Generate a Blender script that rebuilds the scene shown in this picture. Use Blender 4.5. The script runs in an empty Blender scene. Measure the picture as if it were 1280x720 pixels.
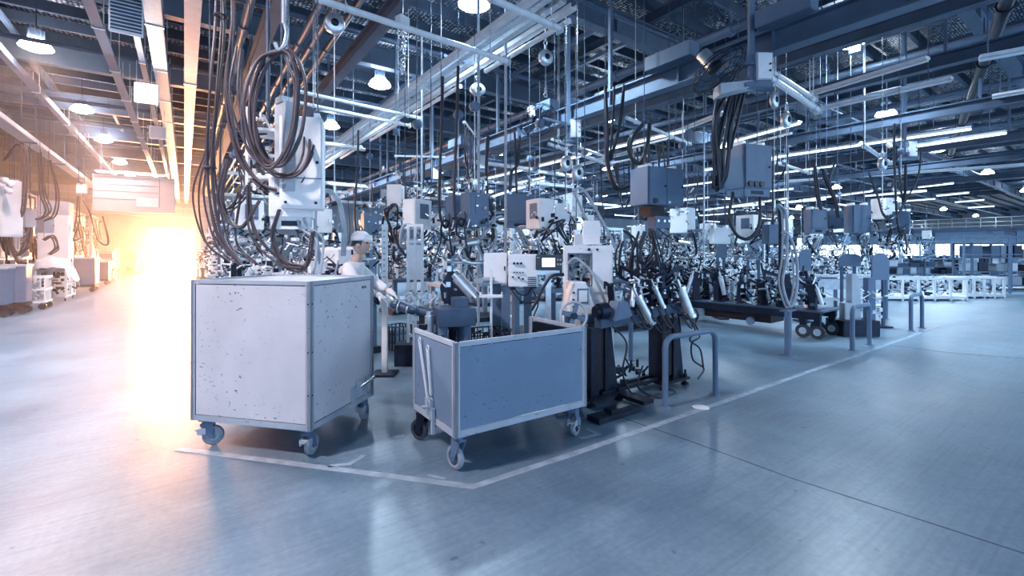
import bpy, bmesh, math, random
from mathutils import Vector, Matrix

sc = bpy.context.scene
COL = sc.collection
R = math.radians
rng = random.Random(7)

# ------------------------------------------------------------------ camera
FPX, CX, HY, CAMH = 574.0, 640.0, 315.0, 1.6       # focal length in pixels of the 1280x720 frame, horizon row, eye height
YAW = R(35.47)
FWD = Vector((math.sin(YAW), math.cos(YAW), 0))
RGT = Vector((math.cos(YAW), -math.sin(YAW), 0))
cam = bpy.data.cameras.new('camera')
cam.sensor_width = 36
cam.lens = FPX / 1280 * 36
cam.shift_y = (HY - 360) / 1280
cam.clip_end = 300
cam_o = bpy.data.objects.new('camera', cam)
COL.objects.link(cam_o)
cam_o.location = (0, 0, CAMH)
cam_o.rotation_euler = (R(90), 0, -YAW)
sc.camera = cam_o

# ------------------------------------------------------------------ world, exposure
world = bpy.data.worlds.new('world')
sc.world = world
world.use_nodes = True
bg = world.node_tree.nodes['Background']
bg.inputs[0].default_value = (0.47, 0.69, 1.0, 1)
bg.inputs[1].default_value = 0.92
sc.view_settings.view_transform = 'Standard'
sc.view_settings.look = 'None'
sc.view_settings.gamma = 1
sc.view_settings.use_curve_mapping = False
sc.view_settings.exposure = 1.4

COOL = (0.62, 0.82, 1.0)
WARM = (1.0, 0.62, 0.58)
PALE = (1.0, 0.83, 0.84)
LAMP_W = 1150.0
HAZE = 0.0115

def add_light(kind, name, loc, energy, color, **kw):
    l = bpy.data.lights.new(name, kind)
    l.energy = energy
    l.color = color
    for k, v in kw.items():
        setattr(l, k, v)
    o = bpy.data.objects.new(name, l)
    COL.objects.link(o)
    o.location = loc
    return o

# warm light added at the aisle end to imitate the orange lens flare
flare_light = add_light('AREA', 'flare_glow_light', (-0.9, 46.6, 1.8), 750, (1.0, 0.42, 0.17), shape='RECTANGLE', size=2.8, size_y=3.2)
flare_light.data.spread = R(62)
flare_light.rotation_euler = (R(84), 0, R(180))

# ------------------------------------------------------------------ pixels to places
def P(px, py, Z):
    """the point seen at pixel px, py at distance Z along the view axis"""
    v = FWD * Z + RGT * ((px - CX) / FPX * Z)
    return Vector((v.x, v.y, CAMH + (HY - py) / FPX * Z))
def G(px, py):
    return P(px, py, CAMH * FPX / (py - HY))
def A(px, Z, z):
    v = P(px, HY, Z)
    return Vector((v.x, v.y, z))

# ------------------------------------------------------------------ materials
MATS = {}
def mat(name, col, rough=0.5, metal=0.0, var=0.18, scale=5.0, bump=0.0, wear=0.0, wearcol=(0.02, 0.03, 0.05), emit=None, strength=0.0, alpha=1.0, transmission=0.0):
    m = bpy.data.materials.new(name)
    m.use_nodes = True
    nt = m.node_tree
    N, L = nt.nodes, nt.links
    b = N['Principled BSDF']
    b.inputs['Roughness'].default_value = rough
    b.inputs['Metallic'].default_value = metal
    tc = N.new('ShaderNodeTexCoord')
    nz = N.new('ShaderNodeTexNoise')
    nz.inputs['Scale'].default_value = scale
    nz.inputs['Detail'].default_value = 6
    L.new(tc.outputs['Object'], nz.inputs['Vector'])
    rp = N.new('ShaderNodeValToRGB')
    rp.color_ramp.elements[0].position = 0.3
    rp.color_ramp.elements[1].position = 0.7
    rp.color_ramp.elements[0].color = (*[c * (1 - var) for c in col], 1)
    rp.color_ramp.elements[1].color = (*[min(1, c * (1 + var)) for c in col], 1)
    L.new(nz.outputs['Fac'], rp.inputs['Fac'])
    out = rp.outputs['Color']
    if wear > 0:
        # chips and scratches: stretched noise, thresholded, only where a broad noise lets it
        mp = N.new('ShaderNodeMapping')
        mp.inputs['Scale'].default_value = (26, 26, 44)
        mp.inputs['Rotation'].default_value = (0.3, 0.5, 0.4)
        L.new(tc.outputs['Object'], mp.inputs['Vector'])
        n2 = N.new('ShaderNodeTexNoise'); n2.inputs['Scale'].default_value = 1.0; n2.inputs['Detail'].default_value = 3
        L.new(mp.outputs['Vector'], n2.inputs['Vector'])
        r2 = N.new('ShaderNodeValToRGB')
        r2.color_ramp.elements[0].position = 0.645
        r2.color_ramp.elements[1].position = 0.675
        L.new(n2.outputs['Fac'], r2.inputs['Fac'])
        n3 = N.new('ShaderNodeTexNoise'); n3.inputs['Scale'].default_value = 2.3
        L.new(tc.outputs['Object'], n3.inputs['Vector'])
        r3 = N.new('ShaderNodeValToRGB')
        r3.color_ramp.elements[0].position = 0.42
        r3.color_ramp.elements[1].position = 0.62
        L.new(n3.outputs['Fac'], r3.inputs['Fac'])
        mu = N.new('ShaderNodeMath'); mu.operation = 'MULTIPLY'
        L.new(r2.outputs['Color'], mu.inputs[0]); L.new(r3.outputs['Color'], mu.inputs[1])
        m2 = N.new('ShaderNodeMath'); m2.operation = 'MULTIPLY'; m2.inputs[1].default_value = wear
        L.new(mu.outputs[0], m2.inputs[0])
        mx = N.new('ShaderNodeMixRGB')
        mx.inputs['Color2'].default_value = (*wearcol, 1)
        L.new(m2.outputs[0], mx.inputs['Fac']); L.new(out, mx.inputs['Color1'])
        out = mx.outputs['Color']
    L.new(out, b.inputs['Base Color'])
    if bump:
        bp = N.new('ShaderNodeBump'); bp.inputs['Strength'].default_value = bump; bp.inputs['Distance'].default_value = 0.02
        L.new(nz.outputs['Fac'], bp.inputs['Height']); L.new(bp.outputs['Normal'], b.inputs['Normal'])
    if emit:
        b.inputs['Emission Color'].default_value = (*emit, 1)
        b.inputs['Emission Strength'].default_value = strength
    if transmission:
        b.inputs['Transmission Weight'].default_value = transmission
    if alpha < 1:
        b.inputs['Alpha'].default_value = alpha
    MATS[name] = m
    return m

mat('cart_paint', (0.66, 0.66, 0.71), 0.42, 0.0, 0.07, 3.0, 0.05, wear=0.85)  # lightened past its likely own grey to carry the flare's brightness
mat('bin_paint', (0.165, 0.245, 0.36), 0.45, 0.0, 0.08, 3.0, 0.05, wear=0.8)
mat('frame_paint', (0.42, 0.48, 0.56), 0.42, 0.0, 0.08, 6.0, wear=0.5)
mat('white_paint', (0.84, 0.87, 0.90), 0.4, 0.0, 0.05, 4.0, wear=0.15)
mat('grey_paint', (0.105, 0.17, 0.27), 0.45, 0.0, 0.08, 4.0, wear=0.15)
mat('blue_steel', (0.06, 0.10, 0.17), 0.45, 0.3, 0.15, 5.0)
mat('beam_paint', (0.10, 0.155, 0.24), 0.45, 0.25, 0.15, 2.0, wear=0.3)
mat('purlin_steel', (0.055, 0.09, 0.15), 0.5, 0.4, 0.2, 2.0)
mat('dark_steel', (0.012, 0.020, 0.042), 0.42, 0.5, 0.35, 9.0)
mat('rust_steel', (0.022, 0.016, 0.022), 0.5, 0.3, 0.4, 7.0)
mat('galvanised', (0.66, 0.73, 0.80), 0.32, 0.75, 0.15, 14.0)
mat('bright_steel', (0.74, 0.78, 0.82), 0.22, 0.9, 0.12, 20.0)
mat('rail_white', (0.72, 0.77, 0.82), 0.25, 0.0, 0.08, 8.0)
mat('cable_rubber', (0.010, 0.016, 0.034), 0.38, 0.0, 0.2, 9.0)
mat('hose_grey', (0.36, 0.43, 0.51), 0.4, 0.0, 0.15, 9.0)
mat('cable_brown', (0.075, 0.060, 0.075), 0.42, 0.0, 0.2, 9.0)
mat('rubber', (0.030, 0.036, 0.052), 0.55, 0.0, 0.2, 20.0)
mat('wheel_grey', (0.28, 0.32, 0.38), 0.5, 0.0, 0.15, 20.0)
mat('plastic_black', (0.025, 0.032, 0.05), 0.35)
mat('line_paint', (0.32, 0.41, 0.51), 0.5, 0.0, 0.25, 9.0, wear=0.9, wearcol=(0.25, 0.31, 0.38))
mat('joint_dark', (0.07, 0.10, 0.15), 0.7, 0.0, 0.3, 9.0)
mat('plastic_film', (0.78, 0.80, 0.84), 0.18, 0.0, 0.1, 9.0, bump=0.6)
mat('screen_glow', (0.5, 0.6, 0.65), 0.2, emit=(0.75, 0.88, 1.0), strength=0.9)
mat('lamp_cool', (1, 1, 1), 0.3, emit=(0.86, 0.94, 1.0), strength=22.0)
mat('lamp_warm', (1, 1, 1), 0.3, emit=(1.0, 0.86, 0.80), strength=22.0)
mat('shade_cool', (0.9, 0.95, 1), 0.3, emit=(0.80, 0.92, 1.0), strength=22.0)
mat('shade_warm', (1, 0.95, 0.95), 0.3, emit=(1.0, 0.85, 0.82), strength=22.0)
mat('tube_lit', (1, 1, 1), 0.3, emit=(0.80, 0.92, 1.0), strength=0.9)
mat('window_daylight', (0.8, 0.9, 1.0), 0.2, emit=(0.80, 0.92, 1.0), strength=2.2)
mat('flare_glow', (1, 0.9, 0.7), 0.3, emit=(1.0, 0.66, 0.32), strength=5.0)  # glow of the added doorway, standing in for the flare's bright core
mat('board_face', (0.60, 0.56, 0.58), 0.4, 0.0, 0.06, 2.0)
mat('skin', (0.50, 0.36, 0.31), 0.5, 0.0, 0.06)
mat('cloth_white', (0.74, 0.76, 0.80), 0.8, 0.0, 0.08, 8.0, bump=0.3)
mat('cloth_grey', (0.18, 0.23, 0.31), 0.8, 0.0, 0.1, 8.0, bump=0.3)
mat('wall_panel', (0.40, 0.52, 0.64), 0.5, 0.0, 0.1, 1.0)

def floor_material():
    m = bpy.data.materials.new('polished_concrete'); m.use_nodes = True
    N, L = m.node_tree.nodes, m.node_tree.links
    b = N['Principled BSDF']
    tc = N.new('ShaderNodeTexCoord')
    def noise(scale, detail, rough=0.55, dist=0.0, stretch=None):
        n = N.new('ShaderNodeTexNoise')
        n.inputs['Scale'].default_value = scale; n.inputs['Detail'].default_value = detail
        n.inputs['Roughness'].default_value = rough; n.inputs['Distortion'].default_value = dist
        if stretch:
            mp = N.new('ShaderNodeMapping'); mp.inputs['Scale'].default_value = stretch[0]; mp.inputs['Rotation'].default_value = (0, 0, stretch[1])
            L.new(tc.outputs['Object'], mp.inputs['Vector']); L.new(mp.outputs['Vector'], n.inputs['Vector'])
        else:
            L.new(tc.outputs['Object'], n.inputs['Vector'])
        return n.outputs['Fac']
    def ramp(src, p0, p1, c0, c1):
        r = N.new('ShaderNodeValToRGB')
        r.color_ramp.elements[0].position = p0; r.color_ramp.elements[1].position = p1
        r.color_ramp.elements[0].color = (*c0, 1); r.color_ramp.elements[1].color = (*c1, 1)
        L.new(src, r.inputs['Fac']); return r.outputs['Color']
    def mul(a, c, f=1.0):
        x = N.new('ShaderNodeMixRGB'); x.blend_type = 'MULTIPLY'; x.inputs['Fac'].default_value = f
        L.new(a, x.inputs['Color1']); L.new(c, x.inputs['Color2']); return x.outputs['Color']
    base = ramp(noise(1.1, 8, 0.62, 0.4), 0.22, 0.78, (0.10, 0.175, 0.255), (0.25, 0.37, 0.465))
    fine = ramp(noise(26, 4, 0.6), 0.25, 0.75, (0.72, 0.75, 0.80), (1, 1, 1))
    speck = ramp(noise(11, 1, 0.4), 0.20, 0.25, (0.30, 0.33, 0.40), (1, 1, 1))
    scuff = ramp(noise(2.4, 5, 0.6, 0.5, ((0.45, 14, 1), 0.5)), 0.25, 0.55, (0.74, 0.78, 0.83), (1, 1, 1))
    scuff2 = ramp(noise(1.6, 3, 0.5, 0.3, ((9, 0.7, 1), 0.9)), 0.2, 0.6, (0.90, 0.92, 0.94), (1, 1, 1))
    c = mul(mul(mul(mul(base, fine), speck, 0.7), scuff), scuff2)
    L.new(c, b.inputs['Base Color'])
    rr = ramp(noise(1.1, 3, 0.5), 0.25, 0.75, (0.285, 0.285, 0.285), (0.40, 0.40, 0.40))
    L.new(rr, b.inputs['Roughness'])
    b.inputs['Specular IOR Level'].default_value = 0.8
    MATS['floor'] = m
floor_material()

def deck_material():
    m = bpy.data.materials.new('expanded_mesh_deck'); m.use_nodes = True
    N, L = m.node_tree.nodes, m.node_tree.links
    b = N['Principled BSDF']
    tc = N.new('ShaderNodeTexCoord')
    mp = N.new('ShaderNodeMapping'); mp.inputs['Scale'].default_value = (10, 17, 1)
    L.new(tc.outputs['Object'], mp.inputs['Vector'])
    vo = N.new('ShaderNodeTexVoronoi'); vo.inputs['Scale'].default_value = 1.0; vo.inputs['Randomness'].default_value = 0.25
    L.new(mp.outputs['Vector'], vo.inputs['Vector'])
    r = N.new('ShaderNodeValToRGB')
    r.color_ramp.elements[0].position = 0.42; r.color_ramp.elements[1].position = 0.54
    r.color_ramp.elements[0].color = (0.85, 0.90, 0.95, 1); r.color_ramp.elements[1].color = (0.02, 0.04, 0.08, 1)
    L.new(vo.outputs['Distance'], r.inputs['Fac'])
    n = N.new('ShaderNodeTexNoise'); n.inputs['Scale'].default_value = 0.55; n.inputs['Detail'].default_value = 3  # patches of lamp glints on the mesh, painted into the colour
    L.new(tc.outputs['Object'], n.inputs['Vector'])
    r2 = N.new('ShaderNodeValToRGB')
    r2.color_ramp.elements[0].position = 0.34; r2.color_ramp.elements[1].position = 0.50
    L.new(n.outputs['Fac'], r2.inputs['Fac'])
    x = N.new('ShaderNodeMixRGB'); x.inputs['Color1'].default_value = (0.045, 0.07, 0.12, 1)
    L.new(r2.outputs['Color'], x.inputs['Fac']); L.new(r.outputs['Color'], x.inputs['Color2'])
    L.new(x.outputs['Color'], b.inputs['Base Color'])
    b.inputs['Roughness'].default_value = 0.5
    MATS['deck'] = m
deck_material()

# ------------------------------------------------------------------ mesh builder
def rz(a):
    return Matrix.Rotation(a, 3, 'Z')
def spl(pts, n=6, closed=False):
    """Catmull-Rom through the points"""
    pts = [Vector(p) for p in pts]
    if len(pts) < 3:
        return pts
    out = []
    m = len(pts)
    for i in range(m if closed else m - 1):
        if closed:
            p0, p1, p2, p3 = pts[i - 1], pts[i], pts[(i + 1) % m], pts[(i + 2) % m]
        else:
            p0 = pts[i - 1] if i > 0 else pts[0] * 2 - pts[1]
            p1, p2 = pts[i], pts[i + 1]
            p3 = pts[i + 2] if i + 2 < m else pts[-1] * 2 - pts[-2]
        for k in range(n):
            t = k / n
            out.append(0.5 * ((2 * p1) + (p2 - p0) * t + (2 * p0 - 5 * p1 + 4 * p2 - p3) * t * t + (3 * p1 - p0 - 3 * p2 + p3) * t ** 3))
    if not closed:
        out.append(pts[-1])
    return out

class MB:
    def __init__(self):
        self.v, self.f, self.s = [], [], []
    def _add(self, vs, fs, smooth=False):
        o = len(self.v)
        self.v += [tuple(v) for v in vs]
        self.f += [tuple(i + o for i in f) for f in fs]
        self.s += [smooth] * len(fs)
        return self
    def box(self, c, s, rot=None):
        c = Vector(c)
        h = Vector(s) / 2
        if isinstance(rot, (int, float)):
            rot = rz(rot)
        vs = []
        for z in (-1, 1):
            for x, y in ((-1, -1), (1, -1), (1, 1), (-1, 1)):
                p = Vector((x * h.x, y * h.y, z * h.z))
                vs.append(c + (rot @ p if rot else p))
        return self._add(vs, [(3, 2, 1, 0), (4, 5, 6, 7), (0, 1, 5, 4), (1, 2, 6, 5), (2, 3, 7, 6), (3, 0, 4, 7)])
    def b2(self, lo, hi):
        lo, hi = Vector(lo), Vector(hi)
        return self.box((lo + hi) / 2, hi - lo)
    def bar(self, p0, p1, w, h=None, up=(0, 0, 1)):
        """rectangular bar between two points"""
        p0, p1 = Vector(p0), Vector(p1)
        h = h or w
        d = p1 - p0
        ln = d.length
        if ln < 1e-6:
            return self
        z = d / ln
        u = Vector(up)
        if abs(z.dot(u)) > 0.98:
            u = Vector((0, 1, 0))
        x = u.cross(z).normalized()
        y = z.cross(x)
        m = Matrix((x, y, z)).transposed()
        return self.box((p0 + p1) / 2, (w, h, ln), m)
    def cyl(self, p0, p1, r0, r1=None, n=10, caps=True):
        p0, p1 = Vector(p0), Vector(p1)
        r1 = r0 if r1 is None else r1
        z = (p1 - p0).normalized()
        u = Vector((0, 0, 1)) if abs(z.z) < 0.9 else Vector((1, 0, 0))
        x = u.cross(z).normalized()
        y = z.cross(x)
        ring = [(math.cos(2 * math.pi * k / n), math.sin(2 * math.pi * k / n)) for k in range(n)]
        a = [p0 + (x * c + y * s) * r0 for c, s in ring]
        b = [p1 + (x * c + y * s) * r1 for c, s in ring]
        self._add(a + b, [(k, (k + 1) % n, n + (k + 1) % n, n + k) for k in range(n)], True)
        if caps:
            if r0 > 1e-5: self._add(a, [tuple(reversed(range(n)))])
            if r1 > 1e-5: self._add(b, [tuple(range(n))])
        return self
    def tube(self, pts, r, n=6, closed=False, caps=True):
        pts = [Vector(p) for p in pts]
        m = len(pts)
        tg = []
        for i in range(m):
            a = pts[(i - 1) % m] if closed or i > 0 else pts[i]
            b = pts[(i + 1) % m] if closed or i < m - 1 else pts[i]
            t = b - a
            tg.append(t.normalized() if t.length > 1e-9 else Vector((0, 0, 1)))
        u = Vector((0, 0, 1)) if abs(tg[0].z) < 0.9 else Vector((1, 0, 0))
        x = u.cross(tg[0]).normalized()
        vs = []
        for i in range(m):
            x = x - tg[i] * x.dot(tg[i])
            x = x.normalized() if x.length > 1e-6 else tg[i].orthogonal().normalized()
            y = tg[i].cross(x)
            for k in range(n):
                t = 2 * math.pi * k / n
                vs.append(pts[i] + (x * math.cos(t) + y * math.sin(t)) * r)
        fs = []
        for i in range(m if closed else m - 1):
            j = (i + 1) % m
            for k in range(n):
                fs.append((i * n + k, i * n + (k + 1) % n, j * n + (k + 1) % n, j * n + k))
        self._add(vs, fs, True)
        if caps and not closed:
            self._add(vs[:n], [tuple(reversed(range(n)))])
            self._add(vs[-n:], [tuple(range(n))])
        return self
    def ring(self, c, axis, R0, r, n=24, k=6):
        c, z = Vector(c), Vector(axis).normalized()
        x = z.orthogonal().normalized()
        y = z.cross(x)
        return self.tube([c + (x * math.cos(2 * math.pi * i / n) + y * math.sin(2 * math.pi * i / n)) * R0 for i in range(n)], r, k, closed=True)
    def lathe(self, prof, c=(0, 0, 0), axis=(0, 0, 1), n=20):
        """prof: (radius, height) pairs along the axis"""
        c, z = Vector(c), Vector(axis).normalized()
        x = z.orthogonal().normalized()
        y = z.cross(x)
        vs = []
        for r, h in prof:
            for k in range(n):
                t = 2 * math.pi * k / n
                vs.append(c + z * h + (x * math.cos(t) + y * math.sin(t)) * r)
        fs = []
        for i in range(len(prof) - 1):
            for k in range(n):
                fs.append((i * n + k, i * n + (k + 1) % n, (i + 1) * n + (k + 1) % n, (i + 1) * n + k))
        return self._add(vs, fs, True)
    def prism(self, poly, o, ux, uy, depth):
        """polygon poly in the plane ux, uy at o, given thickness along ux x uy"""
        o, ux, uy = Vector(o), Vector(ux).normalized(), Vector(uy).normalized()
        nz = ux.cross(uy)
        a = [o + ux * p[0] + uy * p[1] - nz * depth / 2 for p in poly]
        b = [o + ux * p[0] + uy * p[1] + nz * depth / 2 for p in poly]
        n = len(poly)
        return self._add(a + b, [tuple(reversed(range(n))), tuple(range(n, 2 * n))] + [(k, (k + 1) % n, n + (k + 1) % n, n + k) for k in range(n)])
    def build(self, name, m, parent=None, bevel=0.0, loc=None):
        me = bpy.data.meshes.new(name)
        me.from_pydata(self.v, [], self.f)
        me.polygons.foreach_set('use_smooth', self.s)
        if bevel:
            bm = bmesh.new(); bm.from_mesh(me)
            bmesh.ops.bevel(bm, geom=bm.edges[:], offset=bevel, segments=2, affect='EDGES', clamp_overlap=True)
            bm.to_mesh(me); bm.free()
        me.materials.append(MATS[m])
        me.update()
        o = bpy.data.objects.new(name, me)
        COL.objects.link(o)
        if parent is not None:
            o.parent = parent
        if loc is not None:
            o.location = loc
        return o

def tag(o, label, cat, group=None):
    o['label'] = label
    o['category'] = cat
    if group:
        o['group'] = group
    return o
def thing(name, label, cat, loc=(0, 0, 0), rot=0.0, group=None):
    o = bpy.data.objects.new(name, None)
    o.empty_display_size = 0.1
    COL.objects.link(o)
    o.location = loc
    o.rotation_euler = (0, 0, rot)
    return tag(o, label, cat, group)
def struct(o):
    o['kind'] = 'structure'
    return o
KIDS = {}
def kids(o):
    return [c for c in o.children]
def dup(root, loc=None, rot=None, label=None, group=None, scale=None):
    r = root.copy(); COL.objects.link(r)
    if loc is not None: r.location = loc
    if rot is not None: r.rotation_euler = (0, 0, rot)
    if scale is not None: r.scale = scale if hasattr(scale, '__len__') else (scale,) * 3
    if label: r['label'] = label
    if group: r['group'] = group
    for ch in kids(root):
        c = ch.copy(); COL.objects.link(c); c.parent = r
        for g in kids(ch):
            d = g.copy(); COL.objects.link(d); d.parent = c
    return r
def share(o, loc, parent=None, rot=None):
    """another object with the same mesh"""
    c = o.copy(); COL.objects.link(c)
    c.parent = parent if parent is not None else o.parent
    c.location = loc
    if rot is not None: c.rotation_euler = rot if hasattr(rot, '__len__') else (0, 0, rot)
    return c
ORD = ['first', 'second', 'third', 'fourth', 'fifth', 'sixth', 'seventh', 'eighth', 'ninth', 'tenth', 'eleventh', 'twelfth', 'thirteenth', 'fourteenth', 'fifteenth']
# ================================================================== THE SETTING
fl = MB()
fl._add([(-16, -12, 0), (104, -12, 0), (104, 64, 0), (-16, 64, 0)], [(0, 1, 2, 3)])
floor = struct(fl.build('floor', 'floor'))

# painted border of the bay, with its chamfered corner, and small corner marks
def strip(pts, w, name, m, z, parent):
    b = MB()
    pts = [Vector((p[0], p[1], 0)) for p in pts]
    n = len(pts)
    offs = []
    for i in range(n):
        d0 = (pts[i] - pts[i - 1]).normalized() if i else (pts[1] - pts[0]).normalized()
        d1 = (pts[i + 1] - pts[i]).normalized() if i < n - 1 else d0
        t = (d0 + d1).normalized()
        nn = Vector((-t.y, t.x, 0))
        offs.append(nn * (w / 2) / max(0.3, nn.dot(Vector((-d0.y, d0.x, 0)))))
    vs = []
    for p, o in zip(pts, offs):
        vs += [p + o, p - o]
    up = Vector((0, 0, z))
    lo = [v + Vector((0, 0, 0.0005)) for v in vs]
    hi = [v + up for v in vs]
    fs = []
    k = len(vs)
    for i in range(n - 1):
        a = 2 * i
        fs += [(k + a, k + a + 1, k + a + 3, k + a + 2), (a, a + 2, k + a + 2, k + a), (a + 1, k + a + 1, k + a + 3, a + 3)]
    b._add(lo + hi, fs)
    return b.build(name, m, parent)
strip([(-0.05, 4.62), (1.60, 2.70), (2.6, 2.68), (13.3, 2.72)], 0.066, 'floor_line', 'line_paint', 0.002, floor)
strip([G(410, 583), G(437, 580), G(455, 569)], 0.045, 'floor_line', 'line_paint', 0.002, floor)
strip([G(534, 594), G(556, 599)], 0.035, 'floor_line', 'line_paint', 0.0028, floor)
strip([G(725, 548), G(748, 543), G(733, 536)], 0.04, 'floor_line', 'line_paint', 0.002, floor)
strip([G(488, 548), G(505, 544)], 0.05, 'floor_line', 'line_paint', 0.002, floor)
strip([G(760, 516), G(870, 554), G(990, 598), G(1290, 695)], 0.014, 'floor_joint', 'joint_dark', 0.0012, floor)
strip([G(1100, 430), G(1180, 440), G(1290, 449)], 0.02, 'floor_joint', 'joint_dark', 0.0012, floor)
dsk = MB().lathe([(0.0, 0.004), (0.075, 0.004), (0.085, 0.0006)], n=24)
dk = dsk.build('floor_disc', 'white_paint')
dk.location = G(876, 509)
tag(dk, 'small pale round cover plate set in the concrete by the guard hoop', 'cover plate')

# ------------------------------------------------------------------ ceiling: deck, girders, purlins, joists, pipes
ROOF = 7.7
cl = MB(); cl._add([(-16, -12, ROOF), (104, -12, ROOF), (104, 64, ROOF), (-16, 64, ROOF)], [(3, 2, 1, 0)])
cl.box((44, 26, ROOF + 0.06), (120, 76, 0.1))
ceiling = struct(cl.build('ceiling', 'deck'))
# purlins: channel sections running across the bays
pl = MB()
pl.box((0, 0, 0), (116, 0.02, 0.24)).box((0, 0.04, 0.12), (116, 0.10, 0.016)).box((0, 0.04, -0.12), (116, 0.10, 0.016))
p0 = pl.build('purlin', 'purlin_steel', ceiling, loc=(44, 0.6, 7.45))
for k in range(1, 54):
    share(p0, (44, 0.6 + 1.05 * k, 7.45))
# joists: the other way, lower
jb = MB()
jb.box((0, 0, 0), (0.03, 70, 0.20)).box((0, 0, 0.10), (0.13, 70, 0.02)).box((0, 0, -0.10), (0.13, 70, 0.02))
j0 = None
for k in range(30):
    x = -11.3 + 2.55 * k + (0.5 if k % 3 == 1 else 0)
    if j0 is None:
        j0 = jb.build('joist', 'purlin_steel', ceiling, loc=(x, 28, 7.2))
    else:
        share(j0, (x, 28, 7.2))
# main girders
gb = MB()
gb.box((0, 0, 0), (116, 0.04, 0.5)).box((0, 0, 0.25), (116, 0.24, 0.035)).box((0, 0, -0.25), (116, 0.24, 0.035))
for q in range(38):
    gb.box((-57 + 3 * q, 0, 0), (0.02, 0.2, 0.46))
g0 = None
for k in range(11):
    if g0 is None:
        g0 = gb.build('girder', 'beam_paint', ceiling, loc=(44, 2.3, 6.82))
    else:
        share(g0, (44, 2.3 + 4.9 * k, 6.82))
# framed roof openings (cross members) between girders give the lattice seen from below
lb = MB(); lb.box((0, 0, 0), (0.10, 4.6, 0.10))
l0 = None
r2 = random.Random(3)
for k in range(46):
    x = -8 + 1.15 * k; y = 4.75 + 4.9 * r2.randrange(0, 5)
    if l0 is None:
        l0 = lb.build('roof_strut', 'beam_paint', ceiling, loc=(x, y, 6.98))
    else:
        share(l0, (x, y, 6.98))
# pipes and conduits under the girders
def pipe(p0, p1, r, m='beam_paint', nm='service_pipe'):
    b = MB(); p0 = Vector(p0); p1 = Vector(p1)
    b.cyl(p0, p1, r, n=10)
    ln = (p1 - p0).length; d = (p1 - p0).normalized()
    t = 1.0
    while t < ln:
        b.cyl(p0 + d * t - d * 0.05, p0 + d * t + d * 0.05, r * 1.25, n=10)
        b.box(p0 + d * t + Vector((0, 0, (6.57 - p0.z) / 2)), (0.015, 0.015, max(0.02, 6.57 - p0.z)))
        t += 3.0
    return b.build(nm, m, ceiling)
for x, r, z in ((2.05, 0.075, 6.2), (2.30, 0.075, 6.2), (2.62, 0.06, 6.2), (1.0, 0.09, 6.3), (9.0, 0.11, 6.1), (10.7, 0.06, 6.2), (13.8, 0.09, 6.15), (18.2, 0.09, 6.2), (24.0, 0.1, 6.2)):
    pipe((x, 1.0, z), (x, 46, z), r, 'beam_paint' if r > 0.07 else 'blue_steel')
for y, r, z in ((6.3, 0.05, 6.35), (9.9, 0.06, 6.3), (14.6, 0.05, 6.35), (19.6, 0.06, 6.3), (22.6, 0.06, 6.3)):
    pipe((-9, y, z), (40, y, z), r, 'blue_steel')
pipe((9.9, 1.2, 5.6), (26, 5.0, 5.6), 0.10, 'dark_steel')

# long ducts over the aisle
def duct(name, x, y0, y1, z, w, h, m, seams=2.4):
    b = MB(); b.box((x, (y0 + y1) / 2, z), (w, y1 - y0, h))
    o = b.build(name, m, ceiling)
    y = y0 + 1.0
    s = MB()
    while y < y1:
        s.box((x, y, z), (w + 0.03, 0.05, h + 0.03)); s.box((x - w / 2 + 0.01, y, (z + 6.57) / 2), (0.015, 0.015, 6.57 - z)); s.box((x + w / 2 - 0.01, y, (z + 6.57) / 2), (0.015, 0.015, 6.57 - z))
        y += seams
    s.build('duct_joint', 'galvanised', o)
    return o
duct('air_duct', -0.42, 6.5, 44, 5.55, 0.24, 0.20, 'frame_paint')
duct('air_duct', -0.72, 6.5, 44, 5.60, 0.10, 0.10, 'grey_paint')
duct('air_duct', 0.10, 6.5, 44, 5.50, 0.22, 0.34, 'frame_paint', 5)
duct('cable_tray', -1.25, 7.5, 44, 5.60, 0.16, 0.05, 'grey_paint')
duct('cable_tray', -3.35, 9, 44, 6.10, 0.14, 0.16, 'beam_paint', 4)
# tray along the machine row, with its conduits
b = MB(); b.box((-3.7, 28, 4.80), (0.30, 36, 0.03)).box((-3.85, 28, 4.86), (0.02, 36, 0.12)).box((-3.55, 28, 4.86), (0.02, 36, 0.12))
tray = b.build('cable_tray', 'galvanised', ceiling)
b = MB()
for q in range(4):
    b.cyl((-3.80 + 0.065 * q, 10, 4.86), (-3.80 + 0.065 * q, 46, 4.86), 0.027, n=8)
b.build('conduit', 'bright_steel', tray)
b = MB()
for y in range(11, 46, 4):
    b.box((-3.84, y, 5.7), (0.03, 0.03, 1.8)); b.box((-3.56, y, 5.7), (0.03, 0.03, 1.8)); b.box((-3.7, y, 4.775), (0.36, 0.06, 0.03))
b.build('hanger', 'beam_paint', tray)

# ------------------------------------------------------------------ far walls
XW = 95.0
b = MB(); b.box((XW + 0.1, 26, 3.9), (0.2, 76, 7.8))
wall_r = struct(b.build('wall_right', 'wall_panel'))
pb = MB(); pb.box((0, 0, 0), (0.05, 3.85, 1.6))
for q in range(16):
    pb.box((-0.03, -1.8 + q * 0.24, 0), (0.03, 0.09, 1.6))
p0 = None
for k in range(16):
    if p0 is None:
        p0 = pb.build('wall_panel', 'wall_panel', wall_r, loc=(XW - 0.04, 2 + 4 * k, 3.85))
    else:
        share(p0, (XW - 0.04, 2 + 4 * k, 3.85))
wf = MB()
for dy in (-1.9, -0.95, 0, 0.95, 1.9):
    wf.box((0, dy, 0), (0.08, 0.07, 2.2))
for dz in (-1.1, 0.2, 1.1):
    wf.box((0, 0, dz), (0.08, 3.87, 0.08))
wp = MB(); wp.box((0.02, 0, 0), (0.02, 3.8, 2.16))
w0 = None
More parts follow.
